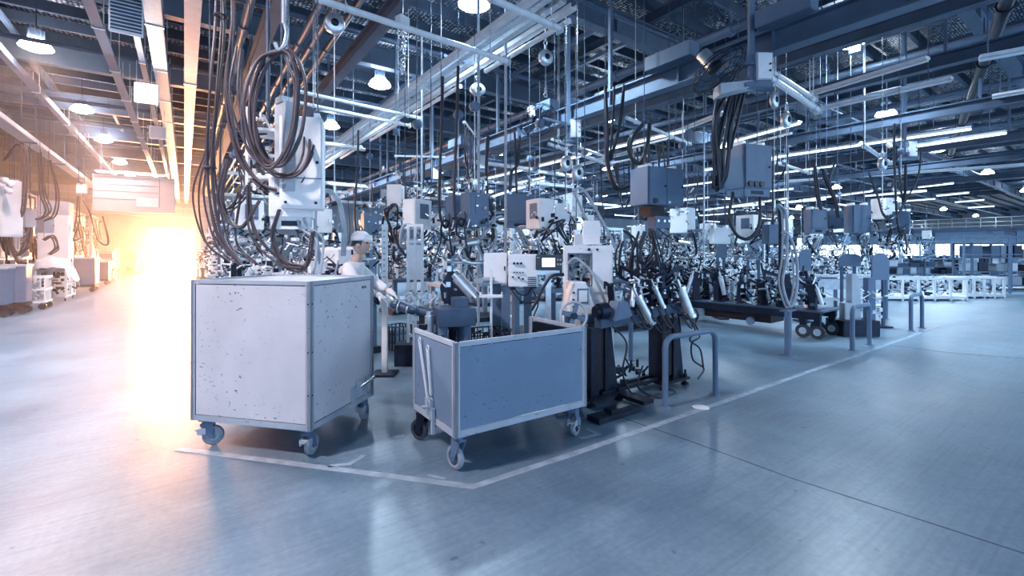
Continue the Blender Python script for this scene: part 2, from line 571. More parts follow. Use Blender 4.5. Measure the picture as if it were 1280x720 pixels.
for k in range(16):
    if w0 is None:
        w0 = struct(wf.build('window_1', 'beam_paint', loc=(XW - 0.07, 2 + 4 * k, 1.75)))
        q0 = wp.build('pane', 'window_daylight', w0)
        w = w0
    else:
        w = share(w0, (XW - 0.07, 2 + 4 * k, 1.75)); w.name = 'window_%d' % (k + 1)
        share(q0, (0, 0, 0), w)
# walkway with railing along that wall
b = MB(); b.box((XW - 1.6, 26, 4.80), (2.6, 74, 0.22)).box((XW - 2.95, 26, 4.75), (0.1, 74, 0.5))
walk = struct(b.build('wall_walkway', 'grey_paint'))
rp_ = MB(); rp_.box((0, 0, 0), (0.08, 0.08, 1.6))
q0 = rp_.build('railing_post', 'galvanised', walk, loc=(XW - 2.85, -8, 5.7))
for k in range(1, 46):
    share(q0, (XW - 2.85, -8 + 1.5 * k, 5.7))
for dz in (5.3, 5.85, 6.45):
    b = MB(); b.box((XW - 2.85, 26, dz), (0.08, 74, 0.08)); b.build('railing_bar', 'galvanised', walk)
b = MB(); b.box((0, 0, 2.3), (0.7, 0.7, 4.6)).box((0.35, 0, 2.3), (0.07, 1.1, 4.6)).box((-0.35, 0, 2.3), (0.07, 1.1, 4.6)).bar((-0.3, 0.1, 2.9), (-0.3, 2.2, 4.6), 0.2)
c0 = None
for k, y in enumerate((4.2, 11.6, 20, 28, 36, 44)):
    if c0 is None:
        c0 = b.build('walkway_column', 'beam_paint', walk, loc=(XW - 3.0, y, 0))
    else:
        share(c0, (XW - 3.0, y, 0))

YE = 47.0
b = MB()
b.b2((-16, YE, 0), (-2.3, YE + 0.2, 7.8)).b2((0.7, YE, 0), (100, YE + 0.2, 7.8)).b2((-2.3, YE, 3.5), (0.7, YE + 0.2, 7.8))
wall_b = struct(b.build('wall_back', 'wall_panel'))
b = MB(); b.b2((-2.3, YE + 0.15, 0.0), (0.7, YE + 0.2, 3.5))
dor = struct(b.build('added_door_1', 'flare_glow'))  # doorway added as a source for the flare-like glow
b = MB()
b.b2((-2.5, YE - 0.05, 0), (-2.3, YE + 0.1, 3.5)).b2((0.7, YE - 0.05, 0), (0.9, YE + 0.1, 3.5)).b2((-2.5, YE - 0.05, 3.5), (0.9, YE + 0.1, 3.7))
b.build('added_door_frame', 'frame_paint', dor)
b = MB(); b.b2((-9.2, -4, 0), (-9.0, YE, 7.8))
wall_l = struct(b.build('wall_left', 'beam_paint'))
# gallery across the aisle end
b = MB(); b.b2((-9, YE - 3.0, 4.3), (2.6, YE - 2.6, 4.75))
gal = struct(b.build('wall_gallery', 'frame_paint'))
for dz in (5.0, 5.4, 5.8):
    b = MB(); b.b2((-9, YE - 2.95, dz), (2.6, YE - 2.9, dz + 0.05)); b.build('railing_bar', 'galvanised', gal)
for k in range(9):
    b = MB(); b.b2((-8.6 + 1.3 * k, YE - 2.96, 4.75), (-8.54 + 1.3 * k, YE - 2.9, 5.85)); b.build('railing_post', 'galvanised', gal)
for x in (-8.2, -4.7, 2.3):
    b = MB(); b.b2((x - 0.14, YE - 2.95, 0), (x + 0.14, YE - 2.65, 4.3)); b.build('gallery_post', 'frame_paint', gal)

# ------------------------------------------------------------------ high-bay lamps
def make_lamp(kind):
    t = thing('high_bay_lamp', 'lamp', 'lamp')
    MB().lathe([(0.30, 0.0), (0.31, 0.01), (0.26, 0.10), (0.14, 0.22), (0.10, 0.25)], n=24).build('glowing_shade', 'shade_' + kind, t)
    h = MB().cyl((0, 0, 0.24), (0, 0, 0.44), 0.11, n=16)
    for k in range(8):
        a = k * math.pi / 4
        h.box((0.12 * math.cos(a), 0.12 * math.sin(a), 0.34), (0.06, 0.012, 0.18), a)
    h.build('ballast_housing', 'grey_paint', t)
    MB().lathe([(0.0, -0.07), (0.16, -0.06), (0.27, -0.015), (0.297, 0.0)], n=24).build('lens', 'lamp_' + kind, t)
    MB().cyl((0, 0, 0.44), (0, 0, 0.62), 0.012, n=6).ring((0, 0, 0.47), (1, 0, 0), 0.03, 0.008, 10, 5).build('hook', 'dark_steel', t)
    return t
rows = [(-2.85, [15.3, 21.2, 26.6, 32.4, 38.2, 9.4, 3.5], 'warm', 'row over the open aisle'),  # last two are out of view, added to light the cart face
        (4.58, [7.7, 13.0, 18.4, 23.8, 29.2, 34.6], 'cool', 'row by the silver track'),
        (12.5, [4.1, 11.7, 18.5, 25.3, 32, -2.7], 'cool', 'row over the grey boxes'),  # last one is out of view, added to brighten the right floor
        (20.0, [5.5, 12, 18.5, 25, 31.5], 'cool', 'fourth row across the hall'),
        (29.0, [6, 13, 20, 27, 34], 'cool', 'fifth row across the hall'),
        (40.0, [6, 14, 22, 30], 'cool', 'sixth row across the hall'),
        (54.0, [6, 14, 22, 30], 'cool', 'seventh row across the hall'), (70.0, [6, 14, 22, 30], 'cool', 'eighth row across the hall'), (86.0, [4, 14, 22, 30], 'cool', 'last row, added to light the window wall')]  # the row nearest the window wall is added to brighten it
base_l = {}
for x, ys, kind, txt in rows:
    NF = {-2.85: 5, 4.58: 6, 12.5: 5}.get(x, 9)
    for k, y in enumerate(ys):
        gq = 2.3 + 4.9 * round((y - 2.3) / 4.9)
        if abs(y - gq) < 0.46: y = gq + (0.46 if y >= gq else -0.46)
        lab = ('glowing round high-bay lamp, %s in the %s' % (ORD[k], txt)) if k < NF else ('added high-bay lamp out of view, %s of the %s' % (ORD[k - NF], txt))
        if kind not in base_l:
            o = base_l[kind] = make_lamp(kind); o.location = (x, y, 6.4); o['label'] = lab; o['group'] = 'high-bay lamps under the roof'
        else:
            dup(base_l[kind], (x, y, 6.4), 0, lab)
        o_ = MB().cyl((x, y, 7.02), (x, y, 7.6), 0.012, n=6).build('lamp_drop_rod', 'dark_steel', ceiling)
        if x < 60 or x > 80:
            e = LAMP_W * ((1.0 if y < 12 else 0.55) if kind == 'warm' else 1.0) * (1 if x < 25 else 2)
            sp = add_light('SPOT', 'lamp_light', (x, y, 6.33), e, (PALE if y < 12 else WARM) if kind == 'warm' else COOL, spot_size=R(150), spot_blend=0.6, shadow_soft_size=0.28)
base_l['warm']['group'] = 'high-bay lamps under the roof'
# two small extra lamps
for px, py, Z, nm in ((1080, 42, 11.5, 'small square floodlight clamped beside the bright high-bay lamp'), (1070, 62, 10.4, 'small tilted floodlight just under the bright high-bay lamp')):
    c = P(px, py, Z)
    t = thing('floodlight', nm, 'lamp', c)
    MB().box((0, 0, 0), (0.16, 0.24, 0.16)).build('housing', 'grey_paint', t)
    MB().box((-0.085, 0, 0), (0.01, 0.2, 0.13)).build('lens', 'lamp_cool', t)
    MB().cyl((0, 0, 0.08), (0, 0, 7.6 - c.z), 0.012, n=6).build('drop_rod', 'dark_steel', t)
# ================================================================== CARTS
def caster(parent, loc, ang, r=0.085, lift=0.245, tyre='wheel_grey', hubm='frame_paint', brake=True):
    """swivel caster: fork part with tyre, hub and brake as sub-parts; loc is the wheel's ground point below the swivel"""
    f = MB()
    tr = 0.045                                                   # trail
    f.box((0, 0, lift - 0.006), (0.10, 0.085, 0.012))
    f.cyl((0, 0, lift - 0.035), (0, 0, lift - 0.012), 0.036, n=14)
    f.box((0.01, 0, lift - 0.042), (0.10, 0.062, 0.014))
    for s in (-1, 1):
        f.prism([(-0.045, lift - 0.045), (0.05, lift - 0.045), (tr + 0.022, r - 0.02), (tr - 0.022, r - 0.02)], (0, s * 0.030, 0), (1, 0, 0), (0, 0, 1), 0.005)
    f.cyl((tr, -0.04, r), (tr, 0.04, r), 0.010, n=8)
    for dx in (-0.038, 0.038):
        for dy in (-0.03, 0.03):
            f.cyl((dx, dy, lift - 0.018), (dx, dy, lift - 0.006), 0.007, n=6)
    o = f.build('caster', 'dark_steel' if tyre == 'rubber' else 'grey_paint', parent)
    o.location = loc
    o.rotation_euler = (0, 0, ang)
    w = 0.021
    MB().lathe([(r * 0.62, -w), (r * 0.9, -w), (r, -w * 0.55), (r, w * 0.55), (r * 0.9, w), (r * 0.62, w), (r * 0.62, -w)], (tr, 0, r), (0, 1, 0), 28).build('tyre', tyre, o)
    h = MB().lathe([(0.0, -w * 0.75), (r * 0.2, -w * 0.9), (r * 0.3, -w * 0.5), (r * 0.5, -w * 0.4), (r * 0.64, -w * 0.95), (r * 0.64, w * 0.95), (r * 0.5, w * 0.4), (r * 0.3, w * 0.5), (r * 0.2, w * 0.9), (0, w * 0.75)], (tr, 0, r), (0, 1, 0), 24)
    h.build('hub', hubm, o)
    if brake:
        MB().box((-0.055, 0, r + 0.055), (0.05, 0.05, 0.012)).box((-0.03, 0.033, r + 0.045), (0.06, 0.008, 0.05)).box((-0.03, -0.033, r + 0.045), (0.06, 0.008, 0.05)).build('brake_lever', 'dark_steel' if tyre == 'rubber' else 'frame_paint', o)
    return o

def shell(t, lx, ly, z0, z1, post, paint, frame, sides, rec=0.008):
    """corner posts, rails and recessed panels of a box cart, origin at one corner"""
    for i, (x, y) in enumerate(((0, 0), (lx, 0), (lx, ly), (0, ly))):
        sx, sy = (1 if x == 0 else -1), (1 if y == 0 else -1)
        b = MB()
        b.b2((min(x, x + sx * post), min(y, y + sy * 0.004), z0), (max(x, x + sx * post), max(y, y + sy * 0.004), z1))
        b.b2((min(x, x + sx * 0.004), min(y, y + sy * post), z0), (max(x, x + sx * 0.004), max(y, y + sy * post), z1))
        b.b2((min(x, x + sx * 0.03), min(y, y + sy * 0.03), z0), (max(x, x + sx * 0.03), max(y, y + sy * 0.03), z1 - 0.002))
        b.build('corner_post', frame, t)
    for s in sides:
        if s in 'fb':
            y0, y1 = (0, 0.03) if s == 'f' else (ly - 0.03, ly)
            yo = 0.0 if s == 'f' else ly
            lo, hi = (post, lx - post)
            MB().b2((lo, y0 + 0.001, z0), (hi, y1 - 0.001, z0 + post * 1.1)).build('bottom_rail', frame, t, 0.003)
            MB().b2((lo, y0 + 0.001, z1 - post * 0.8), (hi, y1 - 0.001, z1)).build('top_rail', frame, t, 0.003)
            yy = y0 + rec if s == 'f' else y1 - rec
            MB().b2((lo + 0.006, yy - 0.002, z0 + post * 1.1 + 0.006), (hi - 0.006, yy + 0.002, z1 - post * 0.8 - 0.006)).build('panel', paint, t)
        else:
            x0, x1 = (0, 0.03) if s == 'l' else (lx - 0.03, lx)
            lo, hi = (post, ly - post)
            MB().b2((x0 + 0.001, lo, z0), (x1 - 0.001, hi, z0 + post * 1.1)).build('bottom_rail', frame, t, 0.003)
            MB().b2((x0 + 0.001, lo, z1 - post * 0.8), (x1 - 0.001, hi, z1)).build('top_rail', frame, t, 0.003)
            xx = x0 + rec if s == 'l' else x1 - rec
            MB().b2((xx - 0.002, lo + 0.006, z0 + post * 1.1 + 0.006), (xx + 0.002, hi - 0.006, z1 - post * 0.8 - 0.006)).build('panel', paint, t)

# tall closed cart: local x runs along the face turned to the camera's left, y along the other
c1 = P(388, 315, 3.505); c1.z = 0
TA = math.atan2(0.79, -0.70)                                     # direction of the left face
tall = thing('cabinet_cart', 'tall closed pale steel cabinet on casters, scratched, under the coiled cables', 'cart', c1, TA - math.pi / 2)
# local frame: +y = along left face, +x = along the right face
LX, LY = 0.93, 1.12
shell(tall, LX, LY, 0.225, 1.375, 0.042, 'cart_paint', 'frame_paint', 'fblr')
MB().b2((0.03, 0.03, 1.345), (LX - 0.03, LY - 0.03, 1.36)).build('top_plate', 'frame_paint', tall)
MB().b2((0.02, 0.02, 0.232), (LX - 0.02, LY - 0.02, 0.245)).build('floor_plate', 'grey_paint', tall)
b = MB()
for x, y in ((0.02, 0.02), (0.02, LY - 0.08), (LX - 0.08, 0.02), (LX - 0.08, LY - 0.08)):
    b.b2((x, y, 0.226), (x + 0.09, y + 0.09, 0.232))
b.build('caster_plate', 'grey_paint', tall)
for (x, y), an in zip(((0.075, 0.075), (0.075, LY - 0.085), (LX - 0.075, 0.075), (LX - 0.075, LY - 0.075)), (0.05, -1.05, 0.15, 0.4)):
    caster(tall, (x, y, 0.0), an, 0.08, 0.225)
# tow latch on the right face, plate near its top
b = MB(); b.b2((0.62, -0.03, 0.30), (0.75, 0.0, 0.34)).b2((0.63, -0.055, 0.34), (0.66, -0.0, 0.44)).b2((0.71, -0.055, 0.30), (0.735, 0.0, 0.42))
lt = b.build('tow_latch', 'frame_paint', tall, 0.004)
MB().cyl((0.60, -0.06, 0.40), (0.80, -0.06, 0.425), 0.012, n=10).cyl((0.79, -0.06, 0.424), (0.83, -0.06, 0.43), 0.02, n=10).build('latch_pin', 'bright_steel', lt)
MB().b2((0.55, -0.008, 0.26), (0.62, 0.0, 0.40)).build('latch_plate', 'frame_paint', lt)
MB().b2((0.735, -0.002, 1.265), (0.80, 0.008, 1.285)).build('name_plate', 'plastic_black', tall)
b = MB()
for x, z in ((0.745, 1.275), (0.76, 1.276), (0.775, 1.274), (0.79, 1.275)):
    b.b2((x - 0.004, -0.004, z - 0.005), (x + 0.004, -0.001, z + 0.005))
b.build('plate_mark', 'frame_paint', tall)
b = MB()
for z in (0.5, 0.83, 1.2):
    b.cyl((0.021, -0.004, z), (0.021, 0.002, z), 0.006, n=8)
    b.cyl((-0.004, 0.021, z), (0.002, 0.021, z), 0.006, n=8)
b.build('bolt', 'dark_steel', tall)

# open bin cart, back gate missing
bx0, by0 = 1.56, 2.89
binc = thing('bin_cart', 'low open-topped blue-grey steel bin on black casters with two hook rods', 'cart', (bx0, by0, 0), R(-1.5))
BX, BY, Z0, Z1 = 1.27, 0.79, 0.27, 0.955
shell(binc, BX, BY, Z0, Z1, 0.045, 'bin_paint', 'frame_paint', 'flr', 0.008)
MB().b2((0.03, 0.03, Z0 + 0.01), (BX - 0.03, BY - 0.02, Z0 + 0.03)).build('floor_plate', 'grey_paint', binc)
MB().b2((0.045, BY - 0.03, Z0), (BX - 0.045, BY - 0.001, Z0 + 0.06)).build('bottom_rail', 'frame_paint', binc, 0.003)
b = MB()
b.b2((BX - 0.034, 0.05, Z1 - 0.12), (BX - 0.028, BY - 0.05, Z1 - 0.045)).b2((BX - 0.036, BY - 0.12, 0.4), (BX - 0.03, BY - 0.05, Z1 - 0.12))
b.build('inner_flange', 'dark_steel', binc)
for (x, y), an in zip(((0.07, 0.07), (BX - 0.09, 0.07), (0.07, BY - 0.07), (BX - 0.09, BY - 0.07)), (1.75, 0.5, 2.0, 0.9)):
    caster(binc, (x, y, 0.0), an, 0.088, 0.27, 'rubber' if y > 0.2 else 'wheel_grey', 'dark_steel' if y > 0.2 or x > 0.5 else 'grey_paint', brake=(x > 0.5))
for k, (ya, za, yb, zb) in enumerate(((0.60, 0.86, 0.43, 0.42), (0.44, 0.82, 0.38, 0.50))):
    b = MB()
    m_ = 0.014
    pts = [(-0.014, ya - m_, za), (-0.014, yb - m_, zb), (-0.014, yb - m_ * 0.2, zb - 0.02), (-0.014, yb + m_, zb), (-0.014, ya + m_, za)]
    b.tube(pts, 0.0065, 6)
    b.ring((-0.014, ya, za + 0.022), (1, 0, 0), 0.022, 0.0055, 18, 6)
    b.build('hook_rod', 'rail_white', binc)
b = MB(); b.b2((-0.03, 0.36, 0.30), (0.0, 0.46, 0.46)).b2((-0.045, 0.38, 0.34), (-0.03, 0.42, 0.44)).cyl((-0.05, 0.34, 0.42), (-0.05, 0.47, 0.38), 0.009, n=8)
b.build('gate_latch', 'frame_paint', binc, 0.003)
MB().b2((-0.028, 0.325, 0.20), (-0.004, 0.35, 0.40)).build('latch_strap', 'frame_paint', binc)
b = MB()
for x, y0_, y1_ in ((0.02, 0.02, 0.12), (BX - 0.14, 0.02, 0.12), (0.02, BY - 0.12, BY - 0.02), (BX - 0.14, BY - 0.12, BY - 0.02)):
    b.b2((x, y0_, Z0 - 0.002), (x + 0.12, y1_, Z0 + 0.002))
b.build('caster_plate', 'grey_paint', binc)

# ================================================================== GUARD HOOPS
def hoop(a, b_, h, r, label, m='grey_paint'):
    a, b_ = Vector((a[0], a[1], 0)), Vector((b_[0], b_[1], 0))
    d = (b_ - a).normalized()
    rr = min(0.12, (b_ - a).length * 0.35)
    t = thing('guard_hoop', label, 'guard rail', (a + b_) / 2, 0, 'steel guard hoops along the bay edge')
    o = (a + b_) / 2
    pts = [a, a + Vector((0, 0, h - rr))]
    for k in range(1, 7):
        u = k / 6 * math.pi / 2
        pts.append(a + d * (rr - rr * math.cos(u)) + Vector((0, 0, h - rr + rr * math.sin(u))))
    for k in range(0, 7):
        u = k / 6 * math.pi / 2
        pts.append(b_ - d * (rr - rr * math.sin(u)) + Vector((0, 0, h - rr + rr * math.cos(u))))
    pts.append(b_)
    MB().tube([p - o for p in pts], r, 12).build('bent_pipe', m, t)
    for p in (a, b_):
        q = p - o
        MB().lathe([(0, 0.012), (r * 1.8, 0.012), (r * 1.9, 0.0005)], q, n=16).build('foot_plate', m, t)
    return t
hoop((4.02, 2.93), (4.86, 2.88), 0.72, 0.030, 'bent pipe guard hoop on the floor beside the pale round cover plate')
hoop((8.84, 2.87), (9.60, 2.87), 0.70, 0.036, 'bent pipe guard hoop in front of the dark jig trolley wheels')
hoop((11.95, 2.88), (12.62, 2.86), 0.72, 0.036, 'bent pipe guard hoop standing alone on open floor by the line end')
hoop((4.70, 5.0), (5.36, 4.50), 1.17, 0.034, 'tall guard hoop standing just behind the white power cabinet and weld jig')
hoop(G(1090, 407), G(1108, 399), 1.05, 0.034, 'guard hoop at the far corner beside the rounded grey shield')
gp_ = G(985, 445)
t = thing('guard_post', 'single grey pipe post with plates at its head beneath hanging cables', 'post', (gp_.x, gp_.y, 0))
MB().cyl((0, 0, 0), (0, 0, 0.68), 0.05, n=14).build('pipe', 'grey_paint', t)
MB().lathe([(0, 0.015), (0.11, 0.015), (0.115, 0.0005)], n=16).build('foot_plate', 'grey_paint', t)
b = MB(); b.prism([(-0.05, 0.55), (0.05, 0.55), (0.13, 0.70), (-0.13, 0.70)], (0, 0, 0), (1, 0, 0), (0, 0, 1), 0.02); b.box((0, 0, 0.70), (0.30, 0.12, 0.015)); b.build('head_plate', 'grey_paint', t)

# ================================================================== WELD JIG BY THE BIN
def rand_bits(b, r, lo, hi, n, smin=0.015, smax=0.06):
    lo, hi = Vector(lo), Vector(hi)
    for _ in range(n):
        p = Vector([r.uniform(lo[i], hi[i]) for i in range(3)])
        k = r.random()
        if k < 0.45:
            b.box(p, [r.uniform(smin, smax) for _ in range(3)], r.uniform(0, 3))
        else:
            d = Vector((r.uniform(-1, 1), r.uniform(-1, 1), r.uniform(-0.6, 1))).normalized()
            b.cyl(p, p + d * r.uniform(smax * 0.8, smax * 2.6), r.uniform(smin * 0.4, smin), n=7)
    return b

def clamp(parent, loc, ang, s=1.0, m='dark_steel'):
    """toggle clamp on a riser: riser, arm, pneumatic cylinder"""
    r = MB()
    r.box((0, 0, 0.10 * s), (0.07 * s, 0.05 * s, 0.20 * s)).box((0, 0, 0.005), (0.12 * s, 0.09 * s, 0.02))
    r.prism([(-0.06 * s, 0.16 * s), (0.06 * s, 0.16 * s), (0.08 * s, 0.30 * s), (-0.02 * s, 0.34 * s)], (0, 0, 0), (1, 0, 0), (0, 0, 1), 0.04 * s)
    o = r.build('clamp', m, parent)
    o.location = loc; o.rotation_euler = (0, 0, ang)
    MB().bar((0.05 * s, 0, 0.30 * s), (0.20 * s, 0, 0.36 * s), 0.03 * s).bar((0.20 * s, 0, 0.37 * s), (0.21 * s, 0, 0.28 * s), 0.022 * s).build('clamp_arm', m, o)
    MB().cyl((-0.04 * s, 0, 0.28 * s), (-0.10 * s, 0, 0.08 * s), 0.026 * s, n=10).cyl((-0.02 * s, 0, 0.33 * s), (-0.045 * s, 0, 0.27 * s), 0.012 * s, n=8).build('clamp_cylinder', 'galvanised', o)
    return o

t = thing('weld_jig', 'tilted welding jig on two dark pedestals with clamps and hoses', 'machine', (0, 0, 0))
pA, pB = Vector((3.62, 3.52, 0)), Vector((4.72, 3.45, 0))
for q, (p, m) in enumerate(((pA, 'dark_steel'), (pB, 'rust_steel'))):
    b = MB()
    b.box((p.x, p.y, 0.08), (0.50, 0.36, 0.03))
    b.prism([(-0.17, 0.09), (-0.05, 0.09), (-0.07, 0.80), (-0.17, 0.80)], (p.x, p.y, 0), (1, 0, 0), (0, 0, 1), 0.2)
    b.prism([(0.04, 0.09), (0.24, 0.09), (0.13, 0.80), (0.04, 0.80)], (p.x, p.y, 0), (1, 0, 0), (0, 0, 1), 0.2)
    b.box((p.x, p.y + 0.02, 0.45), (0.10, 0.10, 0.74))
    b.build('pedestal', 'dark_steel', t)
    MB().box((p.x - 0.01, p.y - 0.07, 0.46), (0.11, 0.02, 0.66)).build('pedestal_core', 'rust_steel', t)
    for dx, dy in ((-0.21, -0.14), (0.21, -0.14), (0.21, 0.14), (-0.21, 0.14)):
        MB().cyl((p.x + dx, p.y + dy, 0.03), (p.x + dx, p.y + dy, 0.18), 0.014, n=8).lathe([(0, 0.03), (0.04, 0.03), (0.05, 0.001)], (p.x + dx, p.y + dy, 0), n=12).cyl((p.x + dx, p.y + dy, 0.10), (p.x + dx, p.y + dy, 0.13), 0.026, n=6).build('levelling_foot', 'dark_steel', t)
MB().box(((pA.x + pB.x) / 2, 3.42, 0.10), (1.15, 0.05, 0.04)).box(((pA.x + pB.x) / 2, 3.55, 0.10), (1.15, 0.05, 0.04)).build('base_rail', 'dark_steel', t)
MB().box((3.42, 3.06, 0.03), (0.62, 0.16, 0.05)).box((3.46, 3.06, 0.07), (0.3, 0.1, 0.04)).box((3.85, 3.2, 0.07), (0.16, 0.4, 0.04)).build('foot_pedal', 'dark_steel', t)
MB().bar((3.52, 3.40, 0.86), (4.98, 3.36, 0.94), 0.10, 0.12).bar((3.52, 3.62, 0.86), (4.98, 3.58, 0.94), 0.08, 0.10).build('tilt_beam', 'blue_steel', t, 0.006)
for x, y, z, an, s in ((4.08, 3.36, 0.92, 0.3, 1.0), (4.3, 3.5, 0.94, 1.2, 0.9), (4.62, 3.40, 0.97, -0.4, 1.25), (4.85, 3.5, 0.97, 2.2, 1.0), (3.95, 3.6, 0.94, 3.5, 0.9), (4.45, 3.62, 0.95, 1.6, 1.3)):
    clamp(t, (x, y, z), an, s)
# slanting air cylinders and gun bodies
for a, b_, r in (((4.05, 3.30, 1.10), (4.19, 3.24, 0.83), 0.045), ((4.80, 3.28, 1.16), (4.90, 3.22, 0.85), 0.055), ((4.40, 3.34, 1.18), (4.48, 3.3, 0.98), 0.03)):
    a, b_ = Vector(a), Vector(b_)
    cy = MB().cyl(a, b_, r, n=14).build('air_cylinder', 'galvanised', t)
    d = (b_ - a).normalized()
    MB().cyl(a - d * 0.03, a + d * 0.01, r * 1.2, n=14).cyl(b_ - d * 0.01, b_ + d * 0.03, r * 1.2, n=14).cyl(a - d * 0.12, a, r * 0.35, n=8).build('end_cap', 'bright_steel', cy)
b = rand_bits(MB(), random.Random(11), (4.35, 3.3, 1.0), (4.85, 3.65, 1.48), 90, 0.018, 0.07); o = b.build('fixture_block', 'dark_steel', t); o['kind'] = 'stuff'
b = rand_bits(MB(), random.Random(12), (3.9, 3.3, 0.95), (4.9, 3.65, 1.36), 90, 0.014, 0.05); o = b.build('fixture_fitting', 'galvanised', t); o['kind'] = 'stuff'
MB().box((4.50, 3.50, 1.12), (0.20, 0.16, 0.30), 0.3).build('fixture_body', 'dark_steel', t, 0.01)
MB().box((4.68, 3.46, 1.20), (0.18, 0.14, 0.34), 0.5).build('fixture_body', 'dark_steel', t, 0.01)
MB().box((4.28, 3.55, 1.08), (0.14, 0.14, 0.22), 0.1).build('fixture_body', 'blue_steel', t, 0.01)
# wedge-shaped gear case with drive boss, next to the handwheel
MB().prism([(-0.13, 0.0), (0.13, 0.0), (0.06, 0.17), (-0.06, 0.19)], (3.74, 3.30, 0.90), (0.94, -0.1, 0.12), (0, 0, 1), 0.16).build('gear_case', 'grey_paint', t, 0.008)
MB().cyl((3.50, 3.36, 0.98), (3.60, 3.34, 0.99), 0.085, n=18).cyl((3.45, 3.37, 0.98), (3.50, 3.36, 0.98), 0.06, n=16).build('drive_boss', 'dark_steel', t)
hr = random.Random(21)
for k in range(9):
    x0_ = 3.9 + 0.12 * k
    pts = [(x0_, 3.3, 0.98), (x0_ + hr.uniform(-.1, .1), 3.16, 0.80 + hr.uniform(-.05, .1)), (x0_ + 0.2, 3.22, 0.74 + hr.uniform(-.1, .1)), (x0_ + 0.33, 3.34, 0.88)]
    MB().tube(spl(pts, 6), 0.010 if k % 2 else 0.014, 6).build('hose', 'cable_rubber', t)
for pts in ([(4.95, 3.3, 0.9), (5.06, 3.2, 0.6), (4.9, 3.2, 0.52), (5.0, 3.25, 0.30), (5.15, 3.2, 0.18), (4.95, 3.15, 0.10)], [(4.95, 3.3, 0.85), (5.0, 3.22, 0.66), (4.86, 3.2, 0.56), (5.10, 3.22, 0.42), (5.14, 3.2, 0.2)],
            [(4.25, 3.4, 0.3), (4.05, 3.3, 0.12), (4.2, 3.15, 0.02), (4.5, 3.15, 0.02), (4.45, 3.25, 0.06)], [(3.75, 3.4, 0.80), (3.86, 3.3, 0.62), (3.8, 3.3, 0.30), (3.95, 3.25, 0.05), (4.3, 3.2, 0.02)]):
    MB().tube(spl(pts, 7), 0.011, 6).build('hose', 'cable_rubber', t)
b = rand_bits(MB(), random.Random(5), (3.9, 3.45, 0.14), (4.35, 3.6, 0.30), 26, 0.02, 0.06); o = b.build('valve_bank', 'dark_steel', t); o['kind'] = 'stuff'

# hand wheel on its own stand
c = P(717, 395, 4.45)
t = thing('hand_wheel_stand', 'pale four-spoked hand wheel on a stand behind the open bin', 'hand wheel', (c.x, c.y, 0), -YAW)
w = MB().ring((0, 0, c.z), (0.25, -1, 0.1), 0.135, 0.014, 32, 8).build('wheel_rim', 'frame_paint', t)
ax = Vector((0.25, -1, 0.1)).normalized(); u = ax.orthogonal().normalized(); v = ax.cross(u)
for k in range(4):
    a = k * math.pi / 2 + 0.5
    d = u * math.cos(a) + v * math.sin(a)
    MB().bar(Vector((0, 0, c.z)) + d * 0.02, Vector((0, 0, c.z)) + d * 0.13, 0.045, 0.010, up=ax).build('spoke', 'grey_paint', w)
MB().cyl(Vector((0, 0, c.z)) + ax * 0.03, Vector((0, 0, c.z)) - ax * 0.12, 0.032, n=14).build('hub', 'dark_steel', w)
MB().box((-0.03, 0.10, c.z / 2), (0.09, 0.09, c.z + 0.05)).box((-0.03, 0.10, 0.01), (0.26, 0.26, 0.02)).build('stand_post', 'blue_steel', t)
# sloped white console behind it
c = P(722, 385, 5.38)
t = thing('sloped_console', 'white sloped operator console with framed window behind the hand wheel', 'console', (c.x, c.y, 0), -YAW + 0.2)
MB().prism([(-0.16, 0.0), (0.16, 0.0), (0.16, 0.95), (0.04, 1.26), (-0.10, 1.26), (-0.16, 0.9)], (0, 0, 0), (1, 0, 0), (0, 0, 1), 0.34).build('console_body', 'white_paint', t, 0.008)
MB().box((0.0, -0.175, 1.10), (0.13, 0.012, 0.17)).build('window_frame', 'grey_paint', t)
MB().box((0.0, -0.183, 1.10), (0.10, 0.006, 0.13)).build('window_glass', 'white_paint', t)
b = MB()
for z in (0.98, 1.06, 1.14):
    b.cyl((-0.11, -0.17, z), (-0.11, -0.185, z), 0.012, n=10)
b.build('push_button', 'dark_steel', t)

# ================================================================== CONTROL PANELS ON POSTS
def panel_box(t, c, w, h, d, m='white_paint', knobs=(), vents=False, door=True):
    """electrical enclosure, front towards local -y, c = centre"""
    c = Vector(c)
    MB().box(c, (w, d, h)).build('enclosure', m, t, 0.006)
    if door:
        dr = MB().box(c + Vector((0, -d / 2 - 0.006, 0)), (w * 0.94, 0.012, h * 0.95)).build('door', m, t, 0.003)
        MB().box(c + Vector((w * 0.40, -d / 2 - 0.018, 0)), (0.014, 0.014, 0.05)).build('handle', 'dark_steel', dr)
    for k, (kx, kz, kr) in enumerate(knobs):
        q = c + Vector((kx * w, -d / 2 - 0.012, kz * h))
        MB().cyl(q, q + Vector((0, -0.022, 0)), kr, n=10).build('push_button', 'dark_steel', t)
    if vents:
        for k in range(5):
            MB().box(c + Vector((w * 0.30, -d / 2 - 0.014, -h * 0.22 - k * 0.022)), (w * 0.3, 0.006, 0.010)).build('vent_slot', 'dark_steel', t)
    return t
cA = P(620, 336, 5.45)
t = thing('control_box', 'plain white control box on a grey post, left of the knobbed one', 'control box', (cA.x, cA.y, 0), -YAW + 0.06)
panel_box(t, (-0.01, 0, 1.41), 0.27, 0.36, 0.20)
MB().box((0.0, 0.13, 0.80), (0.13, 0.06, 1.6)).box((0.0, 0.13, 0.01), (0.24, 0.24, 0.02)).build('post', 'grey_paint', t)
MB().cyl((-0.02, -0.16, 1.28), (-0.16, -0.16, 1.28), 0.032, n=12).box((-0.20, -0.16, 1.27), (0.09, 0.07, 0.05)).build('valve_body', 'hose_grey', t)
cB = P(653, 337, 5.35)
